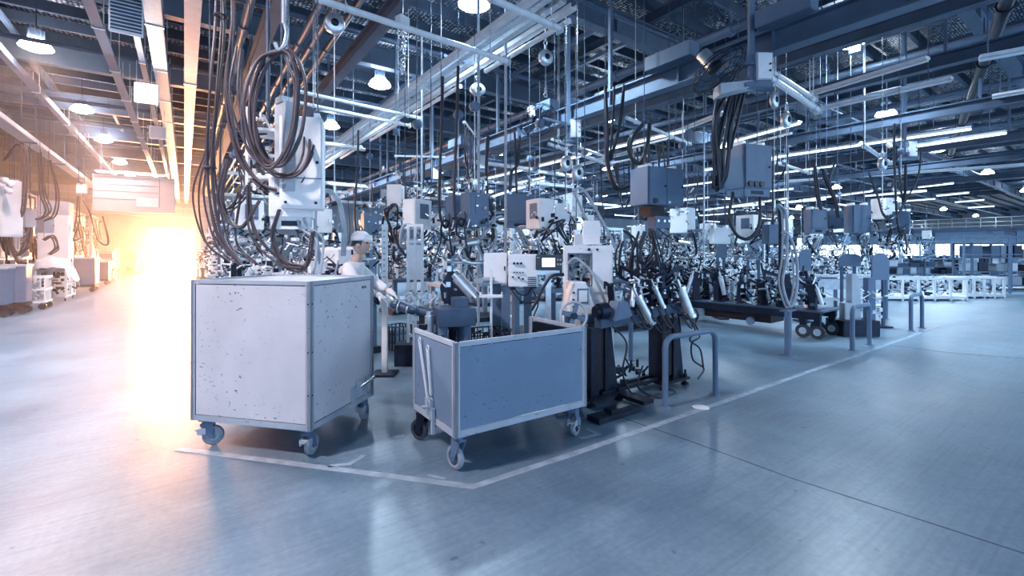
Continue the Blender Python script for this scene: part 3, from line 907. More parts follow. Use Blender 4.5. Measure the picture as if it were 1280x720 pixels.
t = thing('control_box', 'white control box with rows of dark knobs and vents on a blue-grey post', 'control box', (cB.x, cB.y, 0), -YAW + 0.06)
panel_box(t, (0, 0, 1.39), 0.33, 0.37, 0.22, knobs=((-0.32, 0.22, 0.014), (-0.2, 0.22, 0.014), (-0.08, 0.22, 0.014), (-0.32, -0.06, 0.009), (-0.22, -0.06, 0.009), (-0.12, -0.06, 0.009), (-0.02, -0.06, 0.009), (-0.36, -0.2, 0.011), (-0.16, -0.22, 0.012), (-0.02, -0.26, 0.012)), vents=True, door=False)
MB().box((-0.19, 0.10, 0.60), (0.10, 0.10, 1.2)).build('post', 'grey_paint', t)
MB().box((0.07, 0.10, 0.60), (0.09, 0.09, 1.2)).box((0, 0.10, 0.01), (0.4, 0.22, 0.02)).build('post', 'blue_steel', t)
for pts in ([(-0.1, 0, 1.2), (-0.05, -0.02, 1.12), (0.05, 0, 1.10), (0.12, 0, 1.2)], [(-0.16, 0, 1.21), (0.0, -0.04, 1.02), (0.22, 0.0, 1.04), (0.3, 0, 1.12)], [(0.1, 0, 1.2), (0.18, -0.02, 1.0), (0.12, 0, 0.8), (0.15, 0, 0.5)]):
    MB().tube(spl(pts, 6), 0.009, 6).build('cable', 'cable_rubber', t)
cC = P(686, 328, 5.25)
t = thing('touch_screen', 'black framed touch screen terminal with lit display on an arm', 'screen', (cC.x, cC.y, 0), -YAW)
MB().box((0, 0, cC.z), (0.30, 0.07, 0.175)).build('bezel', 'plastic_black', t, 0.008)
MB().box((-0.005, -0.037, cC.z), (0.145, 0.004, 0.10)).build('display', 'screen_glow', t)
b = MB()
for k in range(4):
    b.box((0.10 + 0.03 * (k % 2), -0.038, cC.z + 0.03 - 0.05 * (k // 2)), (0.016, 0.008, 0.02))
b.box((-0.125, -0.038, cC.z + 0.055), (0.03, 0.004, 0.010)).build('key', 'hose_grey', t)
MB().box((0, 0.06, cC.z - 0.12), (0.26, 0.05, 0.05)).box((0.0, 0.08, (cC.z - 0.1) / 2), (0.06, 0.06, cC.z - 0.1)).box((0, 0.08, 0.01), (0.25, 0.25, 0.02)).build('stand', 'galvanised', t)
cD = P(734, 336, 5.75)
t = thing('power_cabinet', 'white steel power cabinet with open switch recess on a white base', 'cabinet', (cD.x, cD.y, 0), -YAW - 0.03)
b = MB(); w, h, d = 0.58, 0.58, 0.3; z0 = 1.10
b.b2((-0.29, -0.15, z0), (0.29, 0.15, z0 + 0.09)).b2((-0.29, -0.15, z0 + 0.48), (0.29, 0.15, z0 + h)).b2((-0.29, -0.15, z0 + 0.09), (-0.24, 0.15, z0 + 0.48)).b2((0.03, -0.15, z0 + 0.09), (0.29, 0.15, z0 + 0.48)).b2((-0.24, 0.05, z0 + 0.09), (0.03, 0.15, z0 + 0.48))
b.build('cabinet_body', 'white_paint', t)
MB().box((0.16, -0.156, z0 + 0.28), (0.24, 0.012, 0.54)).build('door', 'white_paint', t, 0.003)
b = MB(); 
for x in (-0.25, 0.035):
    b.box((x, -0.155, z0 + 0.285), (0.014, 0.015, 0.40))
for z in (z0 + 0.09, z0 + 0.48):
    b.box((-0.107, -0.155, z), (0.30, 0.015, 0.014))
b.build('recess_frame', 'grey_paint', t)
o = rand_bits(MB(), random.Random(8), (-0.22, -0.1, z0 + 0.11), (0.01, 0.04, z0 + 0.46), 30, 0.02, 0.06).build('switch_gear', 'hose_grey', t); o['kind'] = 'stuff'
o = rand_bits(MB(), random.Random(9), (-0.22, -0.06, z0 + 0.11), (0.01, 0.04, z0 + 0.46), 22, 0.02, 0.06).build('breaker', 'dark_steel', t); o['kind'] = 'stuff'
MB().cyl((0.0, -0.16, z0 + 0.53), (0.0, -0.18, z0 + 0.53), 0.018, n=12).cyl((0.10, -0.16, z0 + 0.53), (0.10, -0.18, z0 + 0.53), 0.014, n=12).build('push_button', 'dark_steel', t)
MB().b2((0.02, -0.13, 0.0), (0.31, 0.13, z0)).build('base_unit', 'white_paint', t, 0.006)
MB().b2((-0.25, -0.10, 0.0), (-0.19, 0.12, z0)).build('leg', 'galvanised', t)
MB().tube(spl([(-0.26, -0.2, z0 + 0.36), (-0.16, -0.26, z0 + 0.42), (0.02, -0.3, z0 + 0.25), (0.14, -0.3, z0 - 0.02), (0.22, -0.28, z0 - 0.22)], 8), 0.018, 8).build('hose', 'hose_grey', t)
MB().box((0.05, 0.0, z0 + 0.74), (0.20, 0.12, 0.30)).build('top_box', 'white_paint', t, 0.005)

# dark workpiece box on a stand inside the bay, seen over the bin's rim
c = P(567, 398, 4.55)
t = thing('press_block', 'dark blue-grey metal block on two legs behind the open bin', 'machine', (c.x, c.y, 0), -YAW + 0.35)
MB().box((0, 0, 0.97), (0.36, 0.36, 0.17)).box((0.06, 0, 1.10), (0.14, 0.16, 0.10)).build('block', 'blue_steel', t, 0.006)
for x, y in ((-0.13, -0.1), (0.10, -0.1), (-0.13, 0.12), (0.10, 0.12)):
    MB().cyl((x, y, 0), (x, y, 0.89), 0.05, n=12).build('leg', 'grey_paint', t)
MB().cyl((-0.24, 0, 0.62), (-0.24, 0, 0.98), 0.045, n=12).cyl((-0.24, 0, 0.98), (-0.24, 0, 1.02), 0.03, n=12).build('damper', 'galvanised', t)
o = rand_bits(MB(), random.Random(14), (-0.35, -0.2, 0.55), (0.0, 0.2, 0.9), 30, 0.02, 0.07).build('linkage', 'dark_steel', t); o['kind'] = 'stuff'
# coil of wire baskets to its side
c = P(606, 418, 5.15)
t = thing('wire_basket', 'black wire basket frame filled with small parts beside the dark block', 'basket', (c.x, c.y, 0), -YAW + 0.35)
b = MB()
for k in range(8):
    b.box((-0.24 + k * 0.068, -0.18, 0.58), (0.010, 0.010, 0.30)); b.box((-0.24 + k * 0.068, 0.18, 0.58), (0.010, 0.010, 0.30))
b.build('upright_wire', 'dark_steel', t)
b = MB()
for z in (0.43, 0.53, 0.63, 0.73):
    b.box((0, -0.18, z), (0.5, 0.012, 0.012)); b.box((0, 0.18, z), (0.5, 0.012, 0.012)); b.box((-0.25, 0, z), (0.012, 0.36, 0.012)); b.box((0.25, 0, z), (0.012, 0.36, 0.012))
b.build('band_wire', 'dark_steel', t)
MB().b2((-0.25, -0.18, 0.40), (0.25, 0.18, 0.43)).b2((-0.24, -0.17, 0), (-0.2, -0.13, 0.4)).b2((0.2, -0.17, 0), (0.24, -0.13, 0.4)).b2((0.2, 0.13, 0), (0.24, 0.17, 0.4)).b2((-0.24, 0.13, 0), (-0.2, 0.17, 0.4)).build('stand', 'dark_steel', t)
o = rand_bits(MB(), random.Random(15), (-0.22, -0.15, 0.45), (0.22, 0.15, 0.74), 40, 0.02, 0.06).build('small_parts', 'rust_steel', t); o['kind'] = 'stuff'
# welding head: dark shell with a silver motor
c = P(578, 360, 5.15)
t = thing('spot_welder', 'dark welding head with slanted silver motor behind the dark block', 'machine', (c.x, c.y, 0), -YAW)
b = MB(); b.cyl((-0.10, 0, 0.0), (-0.10, 0, 1.05), 0.06, n=12).box((-0.10, 0, 0.01), (0.3, 0.3, 0.02)).build('column', 'dark_steel', t)
MB().prism([(-0.20, 1.0), (0.02, 1.0), (0.10, 1.14), (-0.02, 1.34), (-0.14, 1.40), (-0.24, 1.22)], (0, 0, 0), (1, 0, 0), (0, 0, 1), 0.22).build('head_shell', 'dark_steel', t, 0.012)
m_ = MB().cyl((-0.04, -0.16, 1.33), (0.14, -0.18, 1.13), 0.065, n=18).build('motor', 'galvanised', t)
MB().cyl((0.14, -0.18, 1.13), (0.17, -0.183, 1.10), 0.075, n=18).cyl((-0.07, -0.157, 1.363), (-0.04, -0.16, 1.33), 0.05, n=18).build('motor_cap', 'bright_steel', m_)
o = rand_bits(MB(), random.Random(16), (-0.3, -0.15, 1.0), (0.0, 0.05, 1.42), 34, 0.015, 0.06).build('fitting', 'galvanised', t); o['kind'] = 'stuff'
# thin white stand with a tray, left of the posts
c = P(614, 368, 4.75)
t = thing('tray_stand', 'thin white pole stand carrying a small tray before the control boxes', 'stand', (c.x, c.y, 0), -YAW)
MB().cyl((0, 0, 0), (0, 0, 1.42), 0.013, n=8).build('pole', 'white_paint', t)
MB().box((0, 0, 1.145), (0.24, 0.16, 0.02)).box((-0.11, 0, 1.16), (0.01, 0.16, 0.04)).box((0.11, 0, 1.16), (0.01, 0.16, 0.04)).build('tray', 'white_paint', t)
MB().lathe([(0, 0.02), (0.12, 0.02), (0.13, 0.0005)], n=18).build('foot', 'white_paint', t)
# basket on the floor between the carts
c = G(497, 436)
t = thing('wire_crate', 'small grey wire crate on the floor between the two carts', 'crate', (c.x, c.y, 0), 0.3)
b = MB()
for k in range(5):
    for y in (-0.15, 0.15):
        b.box((-0.16 + k * 0.08, y, 0.20), (0.014, 0.014, 0.38))
    b.box((-0.17, -0.15 + k * 0.075, 0.2), (0.014, 0.014, 0.38)); b.box((0.17, -0.15 + k * 0.075, 0.2), (0.014, 0.014, 0.38))
b.build('upright_bar', 'dark_steel', t)
b = MB()
for z in (0.02, 0.14, 0.27, 0.39):
    b.box((0, -0.15, z), (0.35, 0.018, 0.018)); b.box((0, 0.15, z), (0.35, 0.018, 0.018)); b.box((-0.17, 0, z), (0.018, 0.3, 0.018)); b.box((0.17, 0, z), (0.018, 0.3, 0.018))
b.build('hoop_bar', 'blue_steel', t)
MB().b2((-0.15, -0.13, 0.03), (0.15, 0.13, 0.33)).build('inner_bin', 'hose_grey', t)
# ================================================================== OVERHEAD TRACKS, BEAMS, RAILS
def Hh(px, py, z):
    """point at pixel px, py on the horizontal plane at height z"""
    return P(px, py, (z - CAMH) * FPX / (HY - py))
UPZ = 6.57
DECK = 7.69
def drop_rods(parent, pts, r=0.014, top=UPZ, m='blue_steel', nm='hanger_rod'):
    for p in pts:
        MB().cyl((p[0], p[1], p[2]), (p[0], p[1], top), r, n=6).build(nm, m, parent)

# silver lighting track running into the hall
t = thing('lighting_track', 'broad silver double lighting track running deep into the hall', 'track', (4.36, 0, 5.2))
for x, z in ((-0.30, 0.0), (-0.10, 0.04), (0.12, 0.04), (0.32, 0.0)):
    b = MB(); b.box((x, 17.5, z), (0.11, 25, 0.03)).box((x - 0.055, 17.5, z + 0.03), (0.012, 25, 0.08)).box((x + 0.055, 17.5, z + 0.03), (0.012, 25, 0.08))
    b.build('channel', 'rail_white' if abs(x) > 0.2 else 'galvanised', t)
for k in range(10):
    MB().box((0, 5.3 + 2.5 * k, 0.10), (0.78, 0.06, 0.06)).build('cross_tie', 'blue_steel', t)
for k in range(6):
    for x in (-0.36, 0.36):
        MB().cyl((x, 5.3 + 5 * k, 0.12), (x, 5.3 + 5 * k, UPZ - 5.2), 0.016, n=6).build('hanger_rod', 'blue_steel', t)
for k in range(7):
    MB().cyl((0.42, 5.2 + 3.4 * k, -0.07), (0.42, 7.6 + 3.4 * k, -0.07), 0.045, n=10).build('lamp_tube', 'rail_white', t)

# long painted beam with saddles
t = thing('crane_beam', 'long blue-grey steel beam carrying poles and switch boxes', 'beam', (6.75, 0, 4.55))
b = MB(); b.box((0, 16, 0), (0.03, 30, 0.30)).box((0, 16, 0.15), (0.22, 30, 0.025)).box((0, 16, -0.15), (0.22, 30, 0.025))
b.build('beam', 'beam_paint', t)
for k in range(20):
    MB().box((0, 1.6 + 1.5 * k, 0), (0.20, 0.015, 0.28)).build('stiffener', 'beam_paint', t)
for y in (1.9, 6.1, 10, 14, 18, 22, 26, 30):
    MB().box((-0.08, y, (UPZ - 4.55) / 2 + 0.07), (0.06, 0.06, UPZ - 4.55 - 0.18)).build('hanger_rod', 'beam_paint', t)
for y, w in ((4.7, 0.9), (7.9, 0.5), (2.9, 0.7), (12.0, 0.8)):
    MB().box((-0.16, y, 0.28), (0.26, w, 0.24)).build('junction_box', 'grey_paint', t, 0.008)
# further beams of the same kind, plainer
for x, z, lab in ((9.5, 5.35, 'upper steel beam over the dark jig trolley'), (11.6, 5.2, 'steel beam above the silver lamp tubes'), (14.5, 4.9, 'steel beam crossing over the middle of the hall'), (18.0, 4.7, 'steel beam over the white crates'), (22.5, 4.8, 'distant steel beam beyond the white crates'), (28, 4.8, 'farthest steel beam before the window wall'), (1.2, 5.6, 'dark steel beam above the coiled cables'), (2.9, 5.75, 'dark steel beam between cables and lighting track')):
    t = thing('service_beam', lab, 'beam', (x, 0, z))
    hh = 0.22 if x > 3 else 0.26
    MB().box((0, 19.5, 0), (0.03, 37, hh)).box((0, 19.5, hh / 2), (0.2, 37, 0.03)).box((0, 19.5, -hh / 2), (0.2, 37, 0.03)).build('beam', 'purlin_steel', t)
    for k in range(7):
        MB().box((0.05, 2.3 + 4.9 * k, (UPZ - z) / 2 + hh / 4), (0.05, 0.05, UPZ - z - hh / 2)).build('hanger_rod', 'beam_paint', t)

# silver rail pipes that carry the balancers: pixel ends, height
rails = [((395, -2), (635, 77), 4.6, 0.042, 'long silver hoist rail carrying the round balancer'),
         ((372, 114), (526, 148), 4.55, 0.036, 'upper silver rail pipe behind the coiled cables'),
         ((372, 128), (512, 157), 4.45, 0.036, 'lower silver rail pipe behind the coiled cables'),
         ((600, -8), (700, 36), 4.9, 0.05, 'thick silver rail pipe at the picture top by the track'),
         ((958, 94), (1023, 138), 4.3, 0.05, 'silver rail pipe beside the pole switch box'),
         ((962, 88), (1018, 124), 4.55, 0.045, 'second silver rail pipe above the pole box rail'),
         ((686, 180), (764, 207), 4.3, 0.045, 'pale rail pipe beyond the second switch box'),
         ((690, 174), (755, 195), 4.5, 0.04, 'thin pale rail pipe above the one beyond the second box'),
         ((783, 147), (862, 180), 4.3, 0.04, 'slim grey rail pipe behind the drooping black cables'),
         ((1076, 179), (1112, 204), 4.2, 0.05, 'short silver rail pipe by the third fan'),
         ((970, 203), (1012, 216), 4.2, 0.045, 'short grey rail pipe behind the tall hanging box'),
         ((540, 238), (592, 246), 4.2, 0.06, 'far bright rail pipe among the middle machines'),
         ((545, 244), (600, 252), 4.0, 0.05, 'far bright rail pipe just under its twin')]
for a, b_, z, r, lab in rails:
    p0, p1 = Hh(*a, z), Hh(*b_, z)
    t = thing('hoist_rail', lab, 'rail', (p0 + p1) / 2, 0, 'silver hoist rails')
    o = (p0 + p1) / 2
    MB().cyl(p0 - o, p1 - o, r, n=10).build('pipe', 'rail_white', t)
    MB().box(p1 - o, (0.03, r * 2.8, r * 2.8)).build('end_stop', 'galvanised', t)
    for f in (0.12, 0.88):
        q = p0.lerp(p1, f)
        MB().cyl(q - o + Vector((0, 0, r * 0.5)), (q.x - o.x, q.y - o.y, DECK - o.z), 0.009, n=6).ring(q - o, p1 - p0, r * 1.15, 0.012, 12, 5).build('hanger_rod', 'galvanised', t)

# lamp battens running along the hall on the right
bats = [((1022, 136), (1190, 97), 4.8, 1, 'silver batten lamp ending in the dark gap by the roof beam'), ((1008, 118), (1160, 72), 5.0, 0, 'flat pale batten lamp over the silver one'),
        ((962, 196), (1214, 159), 4.6, 2, 'lit long batten lamp level with the tall hanging box'), ((1132, 183), (1258, 164), 4.5, 2, 'lit batten lamp beside the third fan box'),
        ((985, 226), (1280, 205), 4.8, 1, 'low batten lamp running out at the frame edge'), ((1224, 72), (1300, 58), 4.8, 0, 'short slotted batten lamp near the corner'),
        ((1148, 233), (1192, 228), 4.7, 2, 'first of four short bright lamps in the far row'), ((1171, 244), (1211, 240), 4.7, 2, 'second of four short bright lamps in the far row'),
        ((1194, 252), (1230, 249), 4.7, 2, 'third of four short bright lamps in the far row'), ((1210, 259), (1243, 257), 4.7, 2, 'fourth of four short bright lamps in the far row'),
        ((900, 180), (1000, 152), 4.9, 2, 'lit batten lamp behind the tall hanging box'), ((836, 168), (906, 140), 4.9, 1, 'dim batten lamp behind the hanging cable bunch'),
        ((600, 250), (680, 225), 4.7, 2, 'lit batten lamp over the middle machines'), ((640, 262), (740, 235), 4.5, 1, 'dim batten lamp over the middle machines'), ((1000, 250), (1090, 238), 4.6, 2, 'lit batten lamp above the far hanging boxes'),
        ((880, 262), (985, 247), 4.4, 2, 'lit batten lamp below the tall hanging box'), ((690, 215), (800, 186), 4.8, 1, 'dim batten lamp beside the second fan'), ((1240, 120), (1310, 108), 5.0, 1, 'silver batten lamp cut by the frame edge')]
for a, b_, z, lit, lab in bats:
    p0, p1 = Hh(*a, z), Hh(*b_, z)
    o = (p0 + p1) / 2
    t = thing('batten_lamp', lab, 'lamp', o, 0, 'batten lamps under the roof')
    MB().bar(p0 - o, p1 - o, 0.16, 0.05).build('housing', 'rail_white', t)
    MB().cyl(p0 - o + Vector((0, 0, -0.05)), p1 - o + Vector((0, 0, -0.05)), 0.026, n=8).build('tube', 'tube_lit' if lit == 2 else 'rail_white', t)
    for f in (0.15, 0.85):
        q = p0.lerp(p1, f) - o
        MB().cyl(q, (q.x, q.y, DECK - o.z), 0.010, n=5).build('hanger_rod', 'blue_steel', t)

# ------------------------------------------------------------------ fans and poles with boxes
def make_fan(label, loc, rot, tilt=-0.75, s=1.0):
    t = thing('cage_fan', label, 'fan', loc, rot, 'cage fans hung over the line')
    M_ = Matrix.Rotation(tilt, 3, 'X')
    def v(x, y, z): return M_ @ Vector((x * s, y * s, z * s))
    ax = M_ @ Vector((0, -1, 0))
    cg = MB()
    for r_, y in ((0.40, 0.0), (0.40, -0.06), (0.34, -0.13), (0.22, -0.17), (0.10, -0.18), (0.34, 0.07), (0.22, 0.10)):
        cg.ring(v(0, y, 0), ax, r_ * s, 0.006 * s, 28, 4)
    for k in range(20):
        a = 2 * math.pi * k / 20
        c_, s_ = math.cos(a), math.sin(a)
        cg.tube([v(0.10 * c_, 0.11, 0.10 * s_), v(0.34 * c_, 0.07, 0.34 * s_), v(0.40 * c_, 0.0, 0.40 * s_), v(0.40 * c_, -0.06, 0.40 * s_), v(0.34 * c_, -0.13, 0.34 * s_), v(0.08 * c_, -0.18, 0.08 * s_)], 0.004 * s, 4)
    cg.build('cage', 'dark_steel', t)
    for k in range(3):
        a = 2 * math.pi * k / 3
        d = Vector((math.cos(a), 0, math.sin(a))); u = Vector((-math.sin(a), 0, math.cos(a)))
        q = [d * 0.05 + u * -0.03, d * 0.34 + u * -0.10 + Vector((0, 0.03, 0)), d * 0.36 + u * 0.10 + Vector((0, -0.04, 0)), d * 0.05 + u * 0.04 + Vector((0, -0.02, 0))]
        q = [M_ @ ((p + Vector((0, -0.05, 0))) * s) for p in q]
        MB()._add(q + [p + ax * -0.006 for p in q], [(0, 1, 2, 3), (7, 6, 5, 4), (0, 4, 5, 1), (1, 5, 6, 2), (2, 6, 7, 3), (3, 7, 4, 0)]).build('blade', 'blue_steel', t)
    m = MB().cyl(v(0, 0.08, 0), v(0, 0.36, 0), 0.10 * s, n=18).build('motor', 'galvanised', t)
    MB().cyl(v(0, 0.36, 0), v(0, 0.39, 0), 0.085 * s, n=18).cyl(v(0, 0.04, 0), v(0, 0.10, 0), 0.11 * s, n=18).build('motor_cap', 'dark_steel', m)
    return t
def pole_box(label, px, py, zc, s=1.0, rot=None, top=DECK):
    c = Hh(px, py, zc)
    t = thing('pole_switch_box', label, 'switch box', c, -YAW if rot is None else rot, 'switch boxes on poles under the beam')
    MB().box((0, 0, 0), (0.20 * s, 0.18 * s, 0.34 * s)).build('enclosure', 'frame_paint', t, 0.006)
    MB().box((0.0, -0.095 * s, 0), (0.17 * s, 0.012, 0.31 * s)).build('cover', 'white_paint', t)
    for dz in (-0.06, 0.02):
        MB().cyl((0.06 * s, -0.10 * s, dz * s), (0.06 * s, -0.115 * s, dz * s), 0.012 * s, n=8).build('push_button', 'dark_steel', t)
    MB().box((-0.12 * s, 0, (top - c.z) / 2 - 0.1), (0.06 * s, 0.06 * s, top - c.z + 0.2)).build('pole', 'grey_paint', t)
    MB().box((-0.05 * s, 0, -0.21 * s), (0.34 * s, 0.12 * s, 0.05 * s)).build('arm', 'grey_paint', t)
    return t, c
b1, c1_ = pole_box('switch box on the first pole, next to the large cage fan', 951, 86, 4.2, 1.15)
b2, c2_ = pole_box('switch box on the second pole, beside the faint cage fan', 719, 162, 4.2, 1.15)
b3, c3_ = pole_box('switch box on the third pole, hung above the middle machines', 605, 203, 4.2, 1.2)
b4, c4_ = pole_box('small switch box on the fourth pole along the beam', 546, 217, 4.2, 1.2)
b5, c5_ = pole_box('switch box on a pole at the third fan, over far boxes', 1137, 187, 4.2, 1.15)
b6, c6_ = pole_box('farthest switch box on a pole beside the aisle machines', 480, 243, 4.2, 1.3)
f1 = P(897, 88, 6.6)
make_fan('large cage fan with silver motor beside the first pole', f1, -YAW + 0.9, 0.95)
b = MB()
for d in ((0.1, 0.0),):
    b.bar(f1 + Vector((0.0, 0.1, 0.22)), c1_ + Vector((-0.12, 0.02, 0.05)), 0.05).bar(f1 + Vector((0.02, 0.0, -0.24)), c1_ + Vector((-0.1, 0, -0.22)), 0.05)
br = b.build('fan_bracket', 'beam_paint', None); tag(br, 'pair of bracket bars holding the large fan to its pole', 'bracket')
f2 = P(672, 150, 9.6)
make_fan('cage fan with pale motor beside the second pole', f2, -YAW + 0.6, 0.9)
br = MB().bar(f2 + Vector((0, 0.1, 0.1)), c2_ + Vector((-0.14, 0, 0.08)), 0.05).build('fan_bracket', 'beam_paint', None); tag(br, 'bracket bar holding the second fan to its pole', 'bracket')
f3 = P(1115, 187, 8.5)
f3 = c5_ + (P(1112, 187, 8) - P(1137, 187, 8)) * 1.0
make_fan('small cage fan beside the pole over far hanging boxes', f3, -YAW + 0.6, 0.9, 0.7)
for px, py, zc, lab in ((640, 0, 0, ''),):
    pass
# shelf plate under the first pole carrying the cable bunch
c = P(922, 113, 6.6)
t = thing('cable_saddle', 'white plate under the large fan where black cables hang', 'bracket', c, -YAW)
MB().prism([(-0.30, -0.10), (0.40, 0.08), (0.40, 0.13), (-0.30, 0.06)], (0, 0, 0), (1, 0, 0), (0, 0, 1), 0.25).build('plate', 'frame_paint', t, 0.004)
MB().bar((0.32, 0, 0.1), (0.36, 0, 0.30), 0.05).build('strut', 'beam_paint', t)

# ================================================================== CABLES
def cables(label, cat, polys, n, r, jit, m='cable_rubber', seed=1, ties=0, group=None, nm='cable_bundle', up=False):
    """polys: list of (pixel list with depth) polylines; n strands each; every strand its own part"""
    rr = random.Random(seed)
    pts0 = [P(x, y, z) for x, y, z in polys[0]]
    o = Vector(pts0[0])
    t = thing(nm, label, cat, o, 0, group)
    if up:
        MB().cyl((0, 0, -0.02), (0, 0, DECK - o.z), 0.006, n=5).build('hanger_rod', 'purlin_steel', t)
    for poly in polys:
        base = [P(x, y, z) - o for x, y, z in poly]
        for k in range(n):
            off = Vector((rr.uniform(-1, 1), rr.uniform(-1, 1), rr.uniform(-0.4, 0.4))) * jit
            pts = []
            for i, p in enumerate(base):
                f = 1.0 if 0 < i < len(base) - 1 else 0.5
                pts.append(p + off * f + Vector((rr.uniform(-1, 1), rr.uniform(-1, 1), rr.uniform(-1, 1))) * jit * 0.35 * f)
            MB().tube(spl(pts, 6), r * rr.uniform(0.8, 1.2), 7).build('cable', m, t)
        for k in range(ties):
            i = (k + 1) * (len(base) - 1) // (ties + 1)
            MB().ring(base[i], (base[min(i + 1, len(base) - 1)] - base[max(0, i - 1)]), jit * 1.05, 0.012, 14, 5).build('cable_tie', 'plastic_black', t)
    return t
Zc = 4.9
cables('long cable drop from the roof to the tall cabinet', 'cables', [[(272, -60, Zc), (276, 20, Zc), (268, 110, Zc), (262, 210, Zc), (275, 290, Zc), (300, 330, Zc)]], 5, 0.013, 0.055, 'cable_brown', 3, 2)
cables('cable drop looping beside the white boxes above the tall cabinet', 'cables', [[(290, -60, Zc), (292, 30, Zc), (286, 110, Zc), (300, 190, Zc), (330, 232, Zc), (366, 238, Zc), (384, 222, Zc), (390, 205, 5.0)]], 5, 0.014, 0.05, 'cable_brown', 4, 2)
cables('big hanging coil of dark cables on a hook before the white box', 'cables', [[(356, 62, 4.4), (330, 76, 4.4), (310, 130, 4.4), (318, 185, 4.4), (345, 208, 4.4), (368, 170, 4.4), (374, 110, 4.4), (366, 74, 4.4), (356, 62, 4.4)]], 5, 0.014, 0.055, 'cable_brown', 5, up=True)
cables('second tangled coil of cables lower down over the tall cabinet', 'cables', [[(300, 60, 4.7), (296, 120, 4.7), (310, 180, 4.7), (340, 215, 4.7), (366, 218, 4.7), (382, 200, 4.75), (388, 175, 4.9), (384, 155, 4.98)]], 4, 0.013, 0.06, 'cable_brown', 6)
cables('loops of cable drooping down to the cabinet top', 'cables', [[(285, 200, Zc), (276, 250, Zc), (300, 285, Zc), (325, 250, Zc)], [(310, 230, Zc), (318, 290, Zc), (350, 328, Zc), (378, 334, Zc)], [(352, 262, Zc), (346, 300, Zc), (362, 332, Zc), (388, 336, Zc), (394, 290, Zc)]], 3, 0.012, 0.05, 'cable_brown', 7)
cables('loose cable ends trailing behind the cabinet in the aisle', 'cables', [[(262, 180, 5.3), (250, 240, 5.3), (262, 300, 5.3), (290, 326, 5.3)], [(300, 240, 5.2), (292, 300, 5.2), (320, 330, 5.2)], [(270, 240, 5.2), (285, 262, 5.2), (308, 240, 5.2), (300, 205, 5.2)]], 3, 0.010, 0.06, 'cable_brown', 8, up=True)
cables('pale fat hose arched over beside the worker', 'hose', [[(402, 330, 5.9), (394, 290, 5.9), (396, 256, 5.9), (410, 238, 5.9), (425, 250, 5.9), (432, 285, 5.9), (430, 320, 5.9)]], 3, 0.024, 0.03, 'hose_grey', 9)
cables('pair of black cables drooping to the twin-door hanging box', 'cables', [[(757, 108, 8.2), (758, 160, 8.2), (760, 205, 8.2), (770, 235, 8.2), (789, 232, 8.2)]], 3, 0.026, 0.04, 'cable_rubber', 10, up=True)
cables('three black supply cables falling from the beam by the bright lamp', 'cables', [[(768, 108, 8.3), (766, 150, 8.3), (762, 200, 8.2)], [(780, 106, 8.3), (776, 150, 8.3), (764, 200, 8.2)]], 2, 0.016, 0.03, 'cable_rubber', 11)
cables('black hose loop curling onto the twin-door box', 'cables', [[(806, 152, 8.0), (790, 170, 8.0), (786, 190, 8.0), (798, 205, 8.0), (808, 180, 8.0), (812, 150, 8.0)]], 3, 0.022, 0.03, 'cable_rubber', 12)
cables('bunch of thick black cables drooping from the white plate', 'cables', [[(898, 120, 7.2), (894, 160, 7.2), (896, 210, 7.2), (895, 236, 7.2), (905, 222, 7.2), (908, 190, 7.2), (918, 120, 7.2)], [(905, 120, 7.2), (890, 155, 7.2), (893, 200, 7.2), (897, 237, 7.2)], [(928, 118, 7.2), (918, 155, 7.2), (912, 186, 7.2)], [(914, 119, 7.2), (902, 170, 7.2), (896, 220, 7.2)]], 3, 0.024, 0.05, 'cable_rubber', 13)
cables('grey and black hose loop hanging under the tall box', 'hose', [[(916, 240, 7.35), (913, 272, 7.3), (922, 294, 7.3), (938, 298, 7.3), (950, 280, 7.3), (950, 240, 7.35)]], 2, 0.022, 0.02, 'cable_rubber', 14)
cables('long pale hose beside the single guard post', 'hose', [[(972, 255, 7.6), (980, 270, 7.6), (980, 320, 7.6), (975, 350, 7.6), (980, 372, 7.6), (986, 384, 7.6), (993, 360, 7.6), (992, 320, 7.6), (984, 296, 7.6), (978, 290, 7.6)]], 2, 0.020, 0.025, 'hose_grey', 15, up=True)
cables('fat black hose hanging over the single guard post', 'hose', [[(966, 250, 7.7), (975, 262, 7.7), (975, 340, 7.7), (974, 362, 7.7), (983, 382, 7.7)]], 2, 0.026, 0.02, 'cable_rubber', 16)
cables('single thick black hose dropping beside the square hanging box', 'hose', [[(610, 170, 9.0), (608, 220, 9.0), (612, 255, 9.0), (620, 276, 9.0), (631, 279, 9.0)]], 2, 0.028, 0.03, 'cable_rubber', 17)
cables('black cables rising from the square hanging box', 'cables', [[(638, 242, 9.0), (640, 215, 9.0), (648, 205, 9.0), (650, 170, 9.0)], [(646, 242, 9.0), (644, 190, 9.0), (643, 160, 9.0)]], 2, 0.022, 0.03, 'cable_rubber', 18)
cables('pale hoses arching over the middle machines', 'hose', [[(717, 238, 7.0), (728, 236, 7.0), (745, 262, 7.0), (765, 300, 7.0), (776, 335, 7.0), (778, 360, 7.0)], [(717, 240, 7.0), (735, 280, 7.0), (750, 315, 7.0)]], 2, 0.016, 0.02, 'hose_grey', 19)
cables('dark cable festoon draped from the third fan pole', 'cables', [[(1124, 206, 8.6), (1128, 240, 8.6), (1130, 255, 8.6)], [(1132, 206, 8.6), (1131, 240, 8.6), (1128, 255, 8.6)], [(1152, 185, 8.6), (1148, 220, 8.6), (1132, 252, 8.6), (1118, 273, 8.6), (1105, 268, 8.6), (1098, 245, 8.6), (1086, 215, 8.6)]], 2, 0.014, 0.02, 'cable_rubber', 20, up=True)
